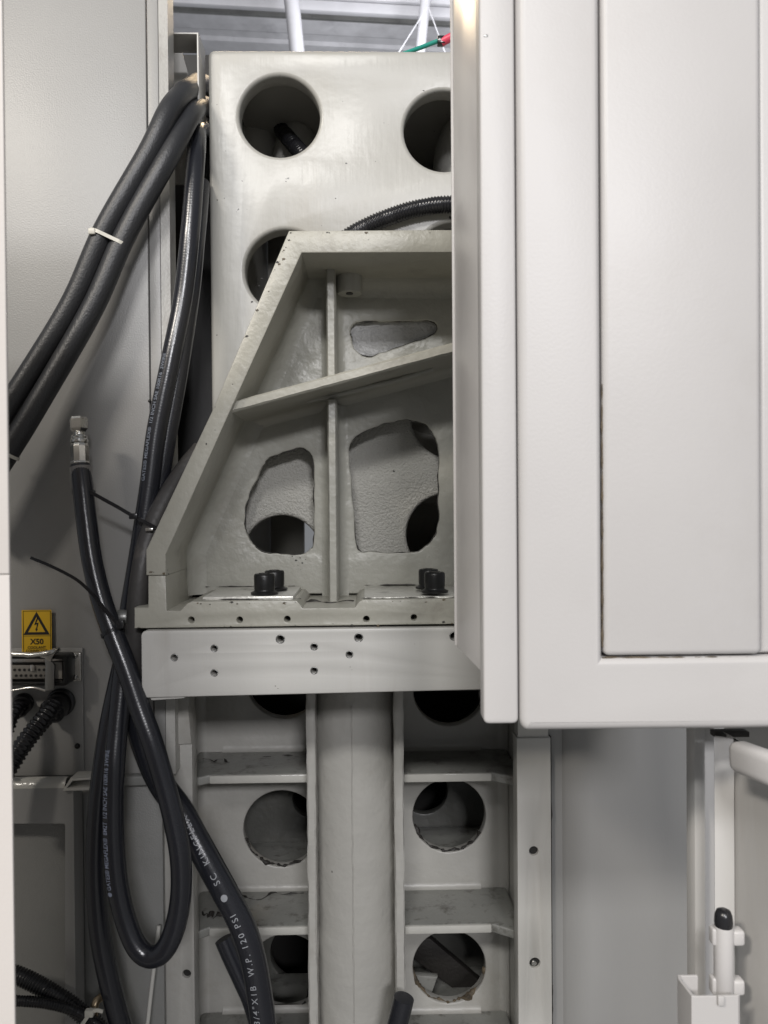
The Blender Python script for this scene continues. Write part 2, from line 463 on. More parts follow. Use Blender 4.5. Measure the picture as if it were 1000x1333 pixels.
# ================================================================== MACHINE COLUMN
YC, YW, YP = 1.062, 1.195, 1.03
col = thing('machine_column', 'cream painted cast machine column with round core holes, ribs and centre tube', 'column')
xl, xr = X(273, YC, 300), X(273, YC, 300) + 0.455
ztop, zmid = Z(65, YC, 430), Z(880, YC, 430)
outline = rounded([(xl, zmid), (xr, zmid), (xr, ztop), (xl, ztop)], 0.010)
holes = [(364, 151, 52), (578, 170, 52), (372, 352, 53), (592, 342, 53), (365, 515, 50), (588, 543, 53), (367, 721, 50), (582, 696, 53)]
plate('front_wall', [outline] + [hole_px(*h, YC) for h in holes], YC, YC + 0.03, 'column', col, bevel=0.0055, res=3)
box('side_wall', xl, xl + 0.022, YC + 0.0305, 1.52, zmid, ztop - 0.001, 'column', col, 0.003)
box('side_wall', xr - 0.022, xr, YC + 0.0305, 1.52, zmid, ztop - 0.001, 'column', col, 0.003)
box('top_wall', xl + 0.0225, xr - 0.0225, YC + 0.0305, 1.52, ztop - 0.022, ztop - 0.002, 'column', col, 0.002)
bw = [(X(470, 1.5, 300) , 0)]
plate('back_wall', [[(xl + .023, zmid), (xr - .023, zmid), (xr - .023, ztop - .023), (xl + .023, ztop - .023)],
                    hole_px(520, 205, 26, 1.5), XZ([(396, 640), (430, 640), (430, 730), (396, 730)], 1.5)], 1.50, 1.52, 'lower', col, 0.002)
# rounded casting lumps and cross web inside
def lump(name, px, py, Y, rx, rz, ry, mat, parent):
    bm = bmesh.new(); bmesh.ops.create_uvsphere(bm, u_segments=28, v_segments=18, radius=1)
    c = U(px, py, Y)
    for v in bm.verts:
        v.co = Vector((c.x + v.co.x * rx, c.y + v.co.y * ry, c.z + v.co.z * rz))
    me = bpy.data.meshes.new(name); bm.to_mesh(me); bm.free()
    for p in me.polygons: p.use_smooth = True
    return link(name, me, mat, parent)
lump('casting_boss', 390, 235, 1.30, 0.045, 0.09, 0.11, 'bead', col)
lump('casting_boss', 335, 215, 1.32, 0.055, 0.075, 0.09, 'bead', col)
lump('casting_boss', 596, 225, 1.24, 0.040, 0.085, 0.08, 'bead', col)
plate('inner_web', [XZ([(430, 900), (430, 230), (520, 165), (640, 160), (640, 900)], 1.36),
                    hole_px(538, 222, 30, 1.36), hole_px(560, 520, 45, 1.36), hole_px(560, 700, 45, 1.36)], 1.36, 1.385, 'lower', col, 0.003)
box('inner_rib', X(470, 1.2, 700), X(470, 1.2, 700) + 0.02, 1.135, 1.36, zmid, Z(250, 1.2), 'lower', col, 0.003)

# lower half: recessed web between two posts
zlow = Z(1400, YW) - 0.10
xwl, xwr = X(258, YW, 1100), X(661, YW, 1100)
ztopw = zmid + 0.02
wholes = [(370, 886, 49), (585, 898, 47), (367, 1079, 50), (585, 1062, 48), (373, 1266, 50), (585, 1259, 48)]
plate('web_panel', [[(xwl, zlow), (xwr, zlow), (xwr, ztopw - .03), (xwl, ztopw - .03)]] + [hole_px(*h, YW) for h in wholes], YW, YW + 0.02, 'lower', col, 0.0025, res=2)
strip('fillet', [(xwl + .001, zlow), (xwl + .001, ztopw - .04)], YW, 0.014, 'lower', col, -1)
strip('fillet', [(xwr - .001, zlow), (xwr - .001, ztopw - .04)], YW, 0.014, 'lower', col, 1)
box('side_wall', xwl - 0.018, xwl, YP + 0.03, 1.50, zlow, ztopw, 'lower', col, 0.002)
box('side_wall', xwr, xwr + 0.018, YP + 0.03, 1.50, zlow, ztopw, 'lower', col, 0.002)
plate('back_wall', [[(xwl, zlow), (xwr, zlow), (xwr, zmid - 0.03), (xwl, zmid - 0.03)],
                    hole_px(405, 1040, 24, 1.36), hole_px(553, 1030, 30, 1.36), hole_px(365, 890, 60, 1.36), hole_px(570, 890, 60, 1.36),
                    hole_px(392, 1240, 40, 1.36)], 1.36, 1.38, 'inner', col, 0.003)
box('outer_back', xwl, xwr, 1.5005, 1.515, zlow, zmid - .001, 'hole', col, 0)  # coloured black so the holes in front look deeply shaded
# inside shelves, dirty
for (a, b, c) in [(270, 400, 1118), (528, 650, 1100), (270, 400, 1296), (528, 650, 1292)]:
    box('inner_shelf', X(a, 1.3, c), X(b, 1.3, c), YW + 0.021, 1.359, Z(c, 1.30) - 0.006, Z(c, 1.30) + 0.006, 'shelf', col, 0.002)
bm_y = 1.30
plate('inner_brace', [XZ([(535, 1222), (560, 1222), (640, 1290), (620, 1310), (540, 1250)], 1.30)], 1.30, 1.318, 'grime', col, 0.002)
plate('inner_brace', [XZ([(520, 1268), (570, 1272), (560, 1300), (520, 1300)], 1.25)], 1.25, 1.262, 'shelf', col, 0.002)

# posts
pl0, pl1 = X(209, YP, 1150), X(252, YP, 1150)
pr0, pr1 = X(674, YP, 1150), X(718, YP, 1150)
zpl, zpr = Z(968, YP, 230), Z(961, YP, 695)
plate('side_post', [[(pl0, zlow), (pl1, zlow), (pl1, zpl), (pl0, zpl)], hole_px(243, 1268, 5.5, YP, 20)], YP, YP + 0.03, 'lower', col, 0.0012)
plate('side_post', [[(pr0, zlow), (pr1, zlow), (pr1, zpr), (pr0, zpr)], hole_px(695, 1108, 6, YP, 20), hole_px(696.5, 1254, 7, YP, 20)], YP, YP + 0.03, 'plate', col, 0.0012)
plate('post_head', [XZ([(212, 970), (216, 905), (216, 860), (247, 860), (246, 925), (250, 968)], YP - 0.006)], YP - 0.008, YP + 0.03, 'lower', col, 0.002)
plate('post_head', [[(pr0 + .002, zpr), (pr1 - .002, zpr), (pr1 - .004, zpr + .12), (pr0 + .004, zpr + .12)]], YP + 0.004, YP + 0.03, 'plate', col, 0.001)
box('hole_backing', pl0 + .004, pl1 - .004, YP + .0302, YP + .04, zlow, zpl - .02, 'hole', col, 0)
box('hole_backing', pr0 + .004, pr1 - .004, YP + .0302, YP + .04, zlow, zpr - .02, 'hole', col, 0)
for (a, b, r_) in [(243, 1268, 5.2), (695, 1108, 5.7), (696.5, 1254, 6.7)]:
    q = U(a, b, YP); lathe('hole_shade_disc', [(r_ * YP / F_PX, 0), (r_ * YP / F_PX, .001)], (q.x, YP + .0045, q.z), (0, 1, 0), 'hole', col, 20)  # black disc in each hole imitates the shade inside
p = U(697, 1255, YP)
lathe('set_screw', [(0.0036, 0), (0.0036, 0.001), (0.0028, 0.0018)], (p.x - .001, YP + .0044, p.z - .001), (0, -1, 0), 'steel', col, 14)

# ribs between web and posts
YRF = 1.09
tl0, tl1 = X(400, 1.05, 1100), X(411.5, 1.05, 1100)
tr0, tr1 = X(514, 1.05, 1100), X(526.5, 1.05, 1100)
def rib(pyl, pyr, side):
    if side < 0:
        z = Z(pyl, YRF, 330)
        xs = [(tl0 - .0005, YW - .0005), (tl0 - .0005, YRF), (X(272, YRF, pyl), YRF), (xwl + .003, YP + .034), (xwl + .003, YW - .0005)]
    else:
        z = Z(pyr, YRF, 590)
        xs = [(tr1 + .0005, YW - .0005), (tr1 + .0005, YRF), (X(640, YRF, pyr), YRF), (xwr - .003, YP + .034), (xwr - .003, YW - .0005)]
    o = plate('rib', [xs], z - 0.0065, z + 0.0065, 'shelf', col, 0.0025, axis='Z', res=2)
    # painted front bead of the rib
    a, b = xs[1], xs[2]
    x0, x1 = min(a[0], b[0]), max(a[0], b[0])
    box('edge_bead', x0 + .001, x1, YRF - 0.0035, YRF + 0.002, z - 0.0055, z + 0.0062, 'bead', o, 0.002)
    strip('weld_fillet', [(x0, z + .0062), (x1, z + .0062)], YW, 0.009, 'lower', o, 1)
    return o
for pl_, pr_ in [(1014, 1012), (1212, 1209)]:
    rib(pl_, pr_, -1); rib(pl_, pr_, 1)
rib(1385, 1385, -1); rib(1385, 1385, 1)

# centre tube between two flange plates
def wavy_strip(name, x0, x1, y0, y1, z0, z1, mat, parent):
    bm = bmesh.new(); n = 60; rings = []
    for i in range(n + 1):
        z = z0 + (z1 - z0) * i / n
        j = lambda: random.uniform(-.0005, .0005)
        rings.append([bm.verts.new(c) for c in ((x0 + j(), y1, z), (x0 + j(), y0 + .002, z), (x0 + .002 + j(), y0 + j(), z), (x1 - .002 + j(), y0 + j(), z), (x1 + j(), y0 + .002, z), (x1 + j(), y1, z))])
    for a, b in zip(rings, rings[1:]):
        for k in range(5): bm.faces.new((a[k], a[k + 1], b[k + 1], b[k])).smooth = True
        bm.faces.new((a[5], a[0], b[0], b[5]))
    bm.faces.new(rings[0]); bm.faces.new(rings[-1][::-1])
    bmesh.ops.recalc_face_normals(bm, faces=bm.faces)
    me = bpy.data.meshes.new(name); bm.to_mesh(me); bm.free(); me.set_sharp_from_angle(angle=R(40))
    return link(name, me, mat, parent)
wavy_strip('tube_flange', tl0, tl1, 1.05, YW - .001, zlow, ztopw - .035, 'lower', col)
wavy_strip('tube_flange', tr0, tr1, 1.05, YW - .001, zlow, ztopw - .035, 'lower', col)
tcx, trr = (tl1 + tr0) / 2, (tr0 - tl1) / 2 * 1.075
lathe('centre_tube', [(trr, zlow), (trr, ztopw - .036)], (tcx, 1.060 + trr, 0), (0, 0, 1), 'lower', col, 96, 40)
bd = [Vector((tcx - .004 + random.uniform(-.0006, .0006), 1.0595, zlow + .02 + i * .012)) for i in range(int((ztopw - .07 - zlow) / .012))]
tube('weld_seam', bd, 0.0009, 'lower', col, 8, 0.006)
def arc_grime(px, py, rpx, Y, a0, a1, r, mat):
    p = U(px, py, Y); rr = rpx * Y / F_PX
    P = [Vector((p.x + (rr - .0012) * math.cos(R(a0 + (a1 - a0) * i / 16)), Y + .004 + .003 * math.sin(i * 2.1), p.z + (rr - .0012) * math.sin(R(a0 + (a1 - a0) * i / 16)))) for i in range(17)]
    q = random.random() * 9
    tube('grime_bead', P, lambda s: r * max(.03, .35 + 1.1 * noise.noise(Vector((s * 45, q * 9, 0))) + .6 * noise.noise(Vector((s * 190, q, 3)))), mat, col, 7, .003)
arc_grime(367, 1079, 50, YW, 195, 345, .0055, 'grime'); arc_grime(585, 1062, 48, YW, 195, 330, .0055, 'grime')
arc_grime(585, 1259, 48, YW, 180, 355, .006, 'rust'); arc_grime(373, 1266, 50, YW, 190, 300, .003, 'grime')
# grime lying along the ribs
for (px0, px1, py, Y, r) in [(262, 300, 990, 1.15, .004), (330, 398, 986, 1.17, .004), (560, 665, 988, 1.15, .005), (620, 668, 1185, 1.12, .009), (560, 640, 1175, 1.17, .006), (275, 395, 1175, 1.175, .006), (530, 660, 984, 1.178, .007), (640, 668, 1000, 1.10, .008), (262, 290, 1190, 1.12, .008)]:
    path = [U(px0 + (px1 - px0) * i / 9 + random.uniform(-1, 1), py + random.uniform(-2, 2), Y) for i in range(10)]
    z = Z(1014 if py < 1100 else 1212, YRF, (px0 + px1) / 2) + .0066
    path = [Vector((q.x, q.y + random.uniform(-.01, .01), z)) for q in path]
    tube('grime_bead', path, lambda s, r=r: r * max(.03, .15 + .5 * noise.noise(Vector((s * 60, r * 9000, 0))) + .3 * noise.noise(Vector((s * 190, 1, 3)))), 'grime', col, 8, 0.004)

# ================================================================== BRACKET
YB, YBW = 0.90, 1.024
br = thing('cast_bracket', 'grey green cast bracket with sloping flange and cut windows, bolted on the slide plate', 'bracket')
fo = XZ([(190, 749), (190, 716), (276, 535), (376, 300), (690, 298), (690, 328), (393, 329), (302, 530), (216, 722), (216, 749)], YB)
plate('flange', [fo], YB, YBW + 0.01, 'castedge', br, 0.002)
bwl = XZ([(225, 795), (226, 735), (300, 575), (400, 368), (690, 365), (690, 795)], YBW)
bwl = XZ([(215, 790), (216, 722), (302, 530), (393, 329), (690, 328), (690, 788)], YB)
S6 = lambda L: [(300 + a / 3.333, 540 + b / 3.333) for a, b in L]
S5 = lambda L: [(380 + a / 4.545, 330 + b / 4.545) for a, b in L]
w1 = closed_spline(XZ(S6([(62, 440), (90, 330), (135, 230), (175, 185), (290, 147), (335, 157), (358, 190), (362, 260), (360, 540), (345, 585), (300, 603), (190, 602), (120, 580), (76, 530)]), YBW))
w2 = closed_spline(XZ(S6([(530, 112), (640, 50), (740, 25), (820, 32), (870, 70), (897, 130), (902, 300), (897, 480), (872, 545), (830, 580), (770, 597), (610, 597), (562, 590), (546, 555), (532, 380), (520, 250)]), YBW))
w3 = closed_spline(XZ(S5([(350, 470), (365, 425), (410, 404), (600, 402), (800, 400), (842, 412), (856, 440), (842, 472), (790, 500), (600, 560), (470, 605), (420, 604), (380, 565), (356, 520)]), YBW))
jag = lambda L: [(a + .0022 * noise.noise(Vector((a * 70, b * 70, 1))) + random.uniform(-.0005, .0005), b + .0022 * noise.noise(Vector((a * 70, b * 70, 7))) + random.uniform(-.0005, .0005)) for a, b in L]
w1, w2, w3 = jag(w1), jag(w2), jag(w3)
plate('back_panel', [bwl, w1, w2, w3], YBW, YBW + 0.009, 'cast', br, 0.0022, res=2)
plate('window_backing', [XZ([(445, 402), (583, 402), (583, 478), (445, 478)], YBW + .0095)], YBW + .0095, YBW + .0135, 'rough', br, .0005)
# inside fillets where the panel meets the flange
inner = XZ([(216, 790), (216, 722), (302, 530), (393, 329), (690, 328)], YB)
strip('fillet', [Vector(p) for p in inner], YBW, 0.022, 'cast', br, -1)
# thin raised step of the panel
# vertical rib with flared root
def flared(x, half, yf, yb, flare):
    pts = []
    for k in range(7):
        th = math.pi / 2 * k / 6
        pts.append((x - half - flare * (1 - math.sin(th)), yb - flare * (1 - math.cos(th))))
    pts += [(x - half, yf + .003), (x - half + .002, yf), (x + half - .002, yf), (x + half, yf + .003)]
    for k in range(6, -1, -1):
        th = math.pi / 2 * k / 6
        pts.append((x + half + flare * (1 - math.sin(th)), yb - flare * (1 - math.cos(th))))
    return pts
yrib = 0.962
xv = X(433, yrib, 640)
plate('upright_rib', [flared(xv, .0058, yrib, YBW, .012)], Z(786, yrib, 433), Z(520, yrib, 433), 'cast', br, 0.0003, axis='Z', res=0)
xv2 = X(431, yrib, 430)
plate('upright_rib', [flared(xv2, .0058, yrib, YBW, .010)], Z(500, yrib, 433), Z(330, .93, 433), 'cast', br, 0.0003, axis='Z', res=0)
# sloping rib: cross-section swept from the flange to the far side
def slope_rib():
    a, b = U(300, 530, .91), U(592, 452, .91)
    d = (b - a); d.y = 0; d.normalize(); b = a + d * 0.40
    nrm = Vector((-d.z, 0, d.x))
    prof = []
    half = .0062; yf, yb, fl = .91, YBW, .012
    for k in range(7):
        th = math.pi / 2 * k / 6
        prof.append((-half - fl * (1 - math.sin(th)), yb - fl * (1 - math.cos(th))))
    prof += [(-half, yf + .003), (-half + .0022, yf), (half - .0022, yf), (half, yf + .003)]
    for k in range(6, -1, -1):
        th = math.pi / 2 * k / 6
        prof.append((half + fl * (1 - math.sin(th)), yb - fl * (1 - math.cos(th))))
    bm = bmesh.new(); n = 50; rings = []
    for i in range(n + 1):
        c = a.lerp(b, i / n)
        rings.append([bm.verts.new((c.x + nrm.x * h, y, c.z + nrm.z * h + random.uniform(-.0003, .0003))) for h, y in prof])
    for p, q in zip(rings, rings[1:]):
        for k in range(len(prof) - 1): bm.faces.new((p[k], p[k + 1], q[k + 1], q[k])).smooth = True
    bm.faces.new(rings[0]); bm.faces.new(rings[-1][::-1])
    bmesh.ops.recalc_face_normals(bm, faces=bm.faces)
    me = bpy.data.meshes.new('sloping_rib'); bm.to_mesh(me); bm.free(); me.set_sharp_from_angle(angle=R(28))
    return link('sloping_rib', me, 'castedge', br)
slope_rib()
tube('weld_bead', [U(400, 522, .985), U(430, 516, .98), U(470, 506, .98), U(520, 494, .98), U(563, 480, .985)], lambda s: .0035 + .0008 * math.sin(s * 300) * math.sin(s * 111), 'cast', br, 10, 0.004)
pb = U(455, 372, .985)
lathe('boss', [(0.0155, -0.016), (0.0165, -0.013), (0.0165, 0.05), ], (pb.x, .995, Z(378, .985, 455) + .014), (0, 0, 1), 'cast', br, 32)
lathe('boss_hole', [(0.0045, 0), (0.0045, 0.002)], (pb.x, .990, Z(378, .985, 455) + .014 - .0175), (0, 0, 1), 'hole', br, 16)
# base with pocket and notch, drilled along the front
base = XZ([(175, 818), (175, 791), (193, 791), (193, 749.5), (215.5, 749.5), (217, 795), (235, 795), (243, 786), (250, 783), (386, 782), (390, 786), (394, 792), (462, 791), (467, 784), (472, 781), (690, 778), (690, 811)], YB)
plate('base', [base] + [hole_px(a, b, 4.2, YB, 20) for a, b in [(249, 807), (312, 807), (374, 806), (477, 806), (539, 804)]], YB, YBW + 0.0085, 'castedge', br, 0.0012)
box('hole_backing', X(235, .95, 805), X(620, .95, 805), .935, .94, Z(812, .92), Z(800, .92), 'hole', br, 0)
for (a, b) in [(268, 384), (474, 688)]:
    zt = Z(781.5, YB, (a + b) / 2)
    box('machined_pad', X(a, .93, 780), X(b, .93, 780), .911, 1.018, zt - .003, zt + .0032, 'bare', br, 0.0012)
# base shoe sticking out behind the side leg
box('base_shoe', X(175, YB, 790) + .0005, X(194, YB, 790) - .002, YB + .136, YB + .155, Z(815, YB, 180), Z(791, YB, 180) - .0005, 'castedge', br, 0.002)

zp = Z(781.5, YB, 330) + .0033
def bolt_at(px, Y):
    x = X(px, Y, 770)
    b_ = lathe('bolt', [(0.0125, 0), (0.0162, 0.0006), (0.0165, 0.003), (0.0128, 0.0045), (0.0120, 0.006), (0.0124, 0.0075), (0.0126, 0.0225), (0.0118, 0.0248), (0.0104, 0.0254)], (x, Y, zp), (0, 0, 1), 'bolt', br, 36, 50)
    lathe('hex_socket', [(0.0066, 0), (0.0066, 0.0006)], (x, Y, zp + .02545), (0, 0, 1), 'hole', b_, 6)
bolt_at(344.5, .929); bolt_at(357.5, .972); bolt_at(566, .929); bolt_at(558, .972)

def splat(name, px, py, Y, r, mat, parent, n=11):
    p = U(px, py, Y)
    ph = random.random() * 6
    pts = []
    for k in range(n):
        a = 2 * math.pi * k / n
        q = r * (.55 + .45 * math.sin(2 * a + ph) * math.sin(3 * a + ph * 2)) * random.uniform(.7, 1.2)
        pts.append((p.x + q * math.cos(a) * 1.2, p.z + q * math.sin(a) * .8))
    return plate(name, [pts], Y - .0003, Y - .00002, mat, parent, 0.00002, res=0)
for (a, b, r) in [(381, 724, .0016), (386, 729, .0024), (391, 726, .0016), (394, 733, .0022), (398, 728, .0012), (388, 736, .0009), (392, 741, .0008), (404, 512, .001)]:
    splat('oil_spot', a, b, YBW, r, 'grime', br)
for (a, b, r) in [(329, 393, .0022), (337, 372, .0012), (341, 362, .0016), (303, 500, .001), (376, 313, .002), (372, 322, .0014), (379, 303, .0016), (480, 312, .0006), (280, 560, .0009), (218, 742, .0009)]:
    splat('paint_chip', a, b, YB, r, 'grime', br)
rs = random.Random(11)
for (x0_, y0_, x1_, y1_, n_, sp_) in [(376, 303, 340, 380, 11, 4), (330, 402, 276, 532, 3, 4), (300, 300, 0, 0, 0, 0), (192, 745, 214, 747, 4, 2), (250, 815, 590, 811, 12, 2), (252, 786, 384, 785, 10, 1.5), (474, 784, 590, 782, 9, 1.5), (400, 303, 590, 302, 7, 2), (318, 524, 590, 452, 0, 3)]:
    for k in range(n_):
        t = rs.random()
        splat('paint_chip', x0_ + (x1_ - x0_) * t + abs(rs.gauss(0, sp_)) + 2, y0_ + (y1_ - y0_) * t + rs.gauss(0, 1), YB, rs.choice([.0005, .0009, .0016, .0030]), rs.choice(['grime', 'rust', 'grime']), br)
def grime_run(name, P, r, mat, parent):
    tube(name, P, lambda s, r=r, q=random.random() * 90: r * max(.02, .25 + 1.1 * noise.noise(Vector((s * 45, q, 0))) + .5 * noise.noise(Vector((s * 170, q, 3)))), mat, parent, 7, .003)
zb2 = Z(781.5, YB, 330)
for wl in (w1, w2, w3):
    grime_run('edge_outline', [Vector((a, YBW + .0015, b)) for a, b in wl + wl[:1]], .0016, 'grime', br)  # dark outline round each window stands in for the shaded gap behind
for (a, b, Y, dz_) in [(262, 392, YB + .0105, .0), (268, 384, 1.0225, .0035), (470, 640, YB + .0105, .0), (474, 640, 1.0225, .0035)]:
    grime_run('grime_bead', [Vector((X(a + (b - a) * i / 12, Y, 780), Y, zb2 + dz_)) for i in range(13)], .0013, 'grime', br)
grime_run('grime_bead', [Vector((X(220 + 20 * i / 5, 1.0, 790), 1.015, Z(795, YB, 225) + .0005)) for i in range(6)], .003, 'grime', br)
grime_run('grime_bead', [Vector((X(398 + 62 * i / 9, .95, 790), .955 + .01 * math.sin(i), Z(791.5, YB, 430) + .0003)) for i in range(10)], .0022, 'grime', br)

# ================================================================== SLIDE PLATE
YPL = 0.893
sp = thing('slide_plate', 'smooth cream slide plate with scattered tapped holes under the cast bracket', 'plate')
zt = min(U(185, 821, YPL).z, U(400, 817, YPL).z); zt = Z(818.5, YPL, 400) - .0005
po = rounded([(X(184, YPL, 860), Z(906, YPL, 400)), (X(700, YPL, 860), Z(900, YPL, 400)), (X(700, YPL, 860), zt), (X(184, YPL, 860), zt)], 0.007)
small = [(227, 856), (279, 844), (279, 876), (409, 842), (409, 873), (455, 852)]
big = [(365, 832), (467, 830), (591, 828)]
plate('plate_body', [po] + [hole_px(a, b, 4.0, YPL, 24) for a, b in small] + [hole_px(a, b, 5.0, YPL, 24) for a, b in big], YPL, YPL + 0.03, 'plate', sp, 0.0016, res=2)
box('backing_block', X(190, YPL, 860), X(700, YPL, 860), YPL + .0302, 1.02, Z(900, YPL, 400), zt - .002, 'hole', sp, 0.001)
for (a, b) in small + big:
    p = U(a, b, YPL); r = (4.0 if (a, b) in small else 5.0) * YPL / F_PX
    me = sweep_mesh([Vector((p.x + (r + .0003) * math.cos(t), YPL + .0002, p.z + (r + .0003) * math.sin(t))) for t in [2 * math.pi * k / 24 for k in range(25)]], 0.0007, 8)
    link('hole_rim', me, 'alum', sp)
# little foot of the plate at its lower corner
plate('corner_foot', [XZ([(197, 912), (240, 909), (240, 900), (190, 893)], YPL + .004)], YPL + .004, YPL + .03, 'plate', sp, 0.001)

for (a, b, r) in [(367, 101, .0012), (412, 135, .0008), (437, 258, .0012), (489, 210, .0007), (446, 132, .0006), (292, 258, .0011), (500, 160, .0006), (552, 118, .0016), (565, 120, .0012)]:
    splat('paint_chip', a, b, YC, r, 'grime', col)
for (a, b, r) in [(359, 893, .0011), (362, 896, .0008), (540, 838, .0006), (456, 868, .0007), (458, 872, .0005)]:
    splat('scuff_mark', a, b, YPL, r, 'rust', sp)
# corrugated conduit over the bracket
o = corrugated('conduit', hp([(430, 325, 1.048), (462, 303, 1.048), (500, 285, 1.048), (545, 271, 1.048), (592, 266, 1.047), (660, 270, 1.047)]), 0.0118, 'plastic', None, 0.0042, 0.0016)
tag(o, 'black corrugated conduit arching over the top flange of the cast bracket', 'conduit')
o = corrugated('conduit', hp([(366, 168, 1.24), (378, 183, 1.18), (398, 205, 1.15), (430, 240, 1.14), (445, 290, 1.14)]), 0.0125, 'plastic', None, 0.0050, 0.0018)
tag(o, 'short black corrugated conduit inside the topmost round hole without shiny casting', 'conduit')

# ================================================================== ELECTRICAL CABINET
YL = 1.0
cab = thing('electrical_cabinet', 'grey powder coated electrical cabinet behind the black hoses', 'cabinet')
xe = X(221, YL, 400)
zc1 = Z(-80, YL, 100)
zc0 = Z(1016, YL, 100)
box('front_panel', X(-80, YL), X(193.5, YL, 400), YL, YL + .02, zc0, zc1, 'grey', cab, 0.0015)
box('edge_strip', X(195, YL, 400), X(209.5, YL, 400), YL + .0005, YL + .02, Z(1010, YL, 200), zc1, 'grey', cab, 0.0015)
plate('edge_return', [[(X(210, YL, 400), YL + .001), (xe, YL + .005), (xe, YL + .035), (X(210, YL, 400), YL + .035)]], Z(1010, YL, 200), zc1, 'greyedge', cab, 0.0008, axis='Z')
box('cabinet_body', X(-80, YL), X(120, YL), YL + .0205, YL + .3, ZFLOOR, zc1 - .01, 'greydark', cab, 0.001)
# the lower part, set back a little
box('lower_panel', X(-80, 1.0), X(209, 1.0, 1150), YL + .012, YL + .02, ZFLOOR, zc0 - .001, 'greydark', cab, 0.001)
box('cover_plate', X(-60, .99, 900), X(106, .99, 900), YL - .004, YL - .0005, Z(1012, .99, 60), Z(845, .99, 60), 'grey', cab, 0.0012)
def screw(px, py, Y, r, parent, mat='steel'):
    p = U(px, py, Y)
    s_ = lathe('screw', [(r, 0), (r, r * .35), (r * .75, r * .75), (r * .3, r * .95)], (p.x, Y, p.z), (0, -1, 0), mat, parent, 16, 50)
    box('screw_slot', p.x - r * .6, p.x + r * .6, Y - r, Y - r * .9, p.z - r * .12, p.z + r * .12, 'hole', s_, 0)
screw(101, 971, YL - .0045, .0036, cab, 'bolt')
screw(195, 522, YL - .0005, .002, cab, 'bolt')
# lower cabinet door with rolled top and recess
YD = 0.955
ld = thing('cabinet_door', 'grey low cabinet door with rolled top edge and sunken middle', 'door')
dl, dr = X(-60, YD, 1100), X(97, YD, 1150)
zd = Z(1026, YD, 60)
plate('door_frame', [[(dl, ZFLOOR + .05), (dr, ZFLOOR + .05), (dr, zd), (dl, zd)], rounded(XZ([(-40, 1640), (86, 1640), (86, 1071), (-40, 1071)], YD), .004)], YD, YD + .03, 'grey', ld, 0.001)
box('sunken_panel', dl, dr - .004, YD + .0302, YD + .034, ZFLOOR + .06, zd - .02, 'greydark', ld, 0)
# rolled top, a half round lip
bm = bmesh.new(); rr = .011; rings = []
for i, xx in enumerate((dl, X(84, YD, 1020))):
    rings.append([bm.verts.new((xx, YD + rr + .0 - rr * math.cos(t), zd - .004 + rr * 1.3 * math.sin(t))) for t in [math.pi * k / 14 for k in range(15)]])
for k in range(14): bm.faces.new((rings[0][k], rings[0][k + 1], rings[1][k + 1], rings[1][k])).smooth = True
me = bpy.data.meshes.new('rolled_lip'); bm.to_mesh(me); bm.free(); link('rolled_lip', me, 'bead', ld)  # paler paint here imitates the bright highlight on the lip
tray = XZ([(82, 1029), (92, 1013), (125, 1011), (125, 1014), (95, 1016), (88, 1025), (125, 1024), (125, 1028)], YD - .004)
plate('corner_lip', [tray], YD - .006, YD + .02, 'bead', ld, 0.0006)  # same pale paint, a highlight put into the colour
bar = box_px('cross_bar', 118, 210, 1011, 1023, .985, .998, 'greydark', None, 0.001); tag(bar, 'narrow grey flat bar crossing behind the hoses below the cabinet panel', 'bar')

# warning label
YS = YL - .0046
sg = thing('warning_label', 'yellow X50 coolant connector warning label with lightning triangle', 'label')
sx0, sx1, sz1, sz0 = X(28.5, YS, 820), X(67.5, YS, 820), Z(794, YS, 48), Z(851, YS, 48)
plate('label_sheet', [rounded([(sx0, sz0), (sx1, sz0), (sx1, sz1), (sx0, sz1)], .001)], YS - .0004, YS, 'yellow', sg, 0.0001, res=0)
YI = YS - .0005
def ink(name, loops, mat='ink', lift=0): return plate(name, loops, YI - .0002 - lift, YI - lift, mat, sg, 0.00002, res=0)
sw = sx1 - sx0
bx0, bx1 = sx0 + sw * .05, sx1 - sw * .03
zb = sz1 - (sz1 - sz0) * .575
ink('border_line', [[(bx0, sz0 + .001), (bx1, sz0 + .001), (bx1, sz1 - .001), (bx0, sz1 - .001)], [(bx0 + .0006, sz0 + .0016), (bx1 - .0006, sz0 + .0016), (bx1 - .0006, sz1 - .0016), (bx0 + .0006, sz1 - .0016)]])
cx = (sx0 + sx1) / 2
tri = lambda f, dz: [(cx - sw * .44 * f, zb + .0005 + dz), (cx + sw * .44 * f, zb + .0005 + dz), (cx, zb + .0005 + dz + sw * .78 * f)]
ink('triangle_frame', [tri(1, 0), tri(.66, sw * .09)])
zz = zb + sw * .12; u_ = sw * .040
ink('lightning_bolt', [[(cx + u_ * x_, zz + u_ * y_) for x_, y_ in [(0.5, 12), (-2, 5.6), (.4, 6.2), (-.6, 2.4), (-1.3, 2.7), (-.2, 0), (1.0, 2.2), (.3, 2.2), (1.8, 7.6), (-.2, 7.2), (1.6, 12)]]])
ink('divider_line', [[(bx0, zb - .0012), (bx1, zb - .0012), (bx1, zb - .0007), (bx0, zb - .0007)]])
def ink_text(body, size, z, bold):
    me = text_mesh(body, size, bold=bold)
    xs = [v.co.x for v in me.vertices]; wdt = max(xs) - min(xs)
    me.transform(Matrix(((1, 0, 0, cx - wdt / 2 - min(xs)), (0, 0, 1, YI - .0002), (0, 1, 0, z), (0, 0, 0, 1))))
    link('lettering', me, 'ink', sg)
ink_text('X50', .0098, zb - .0115, .0003)
ink_text('COOLANT', .0048, zb - .0175, .0001)
ink_text('CONNECTOR', .0044, zb - .0215, .0001)

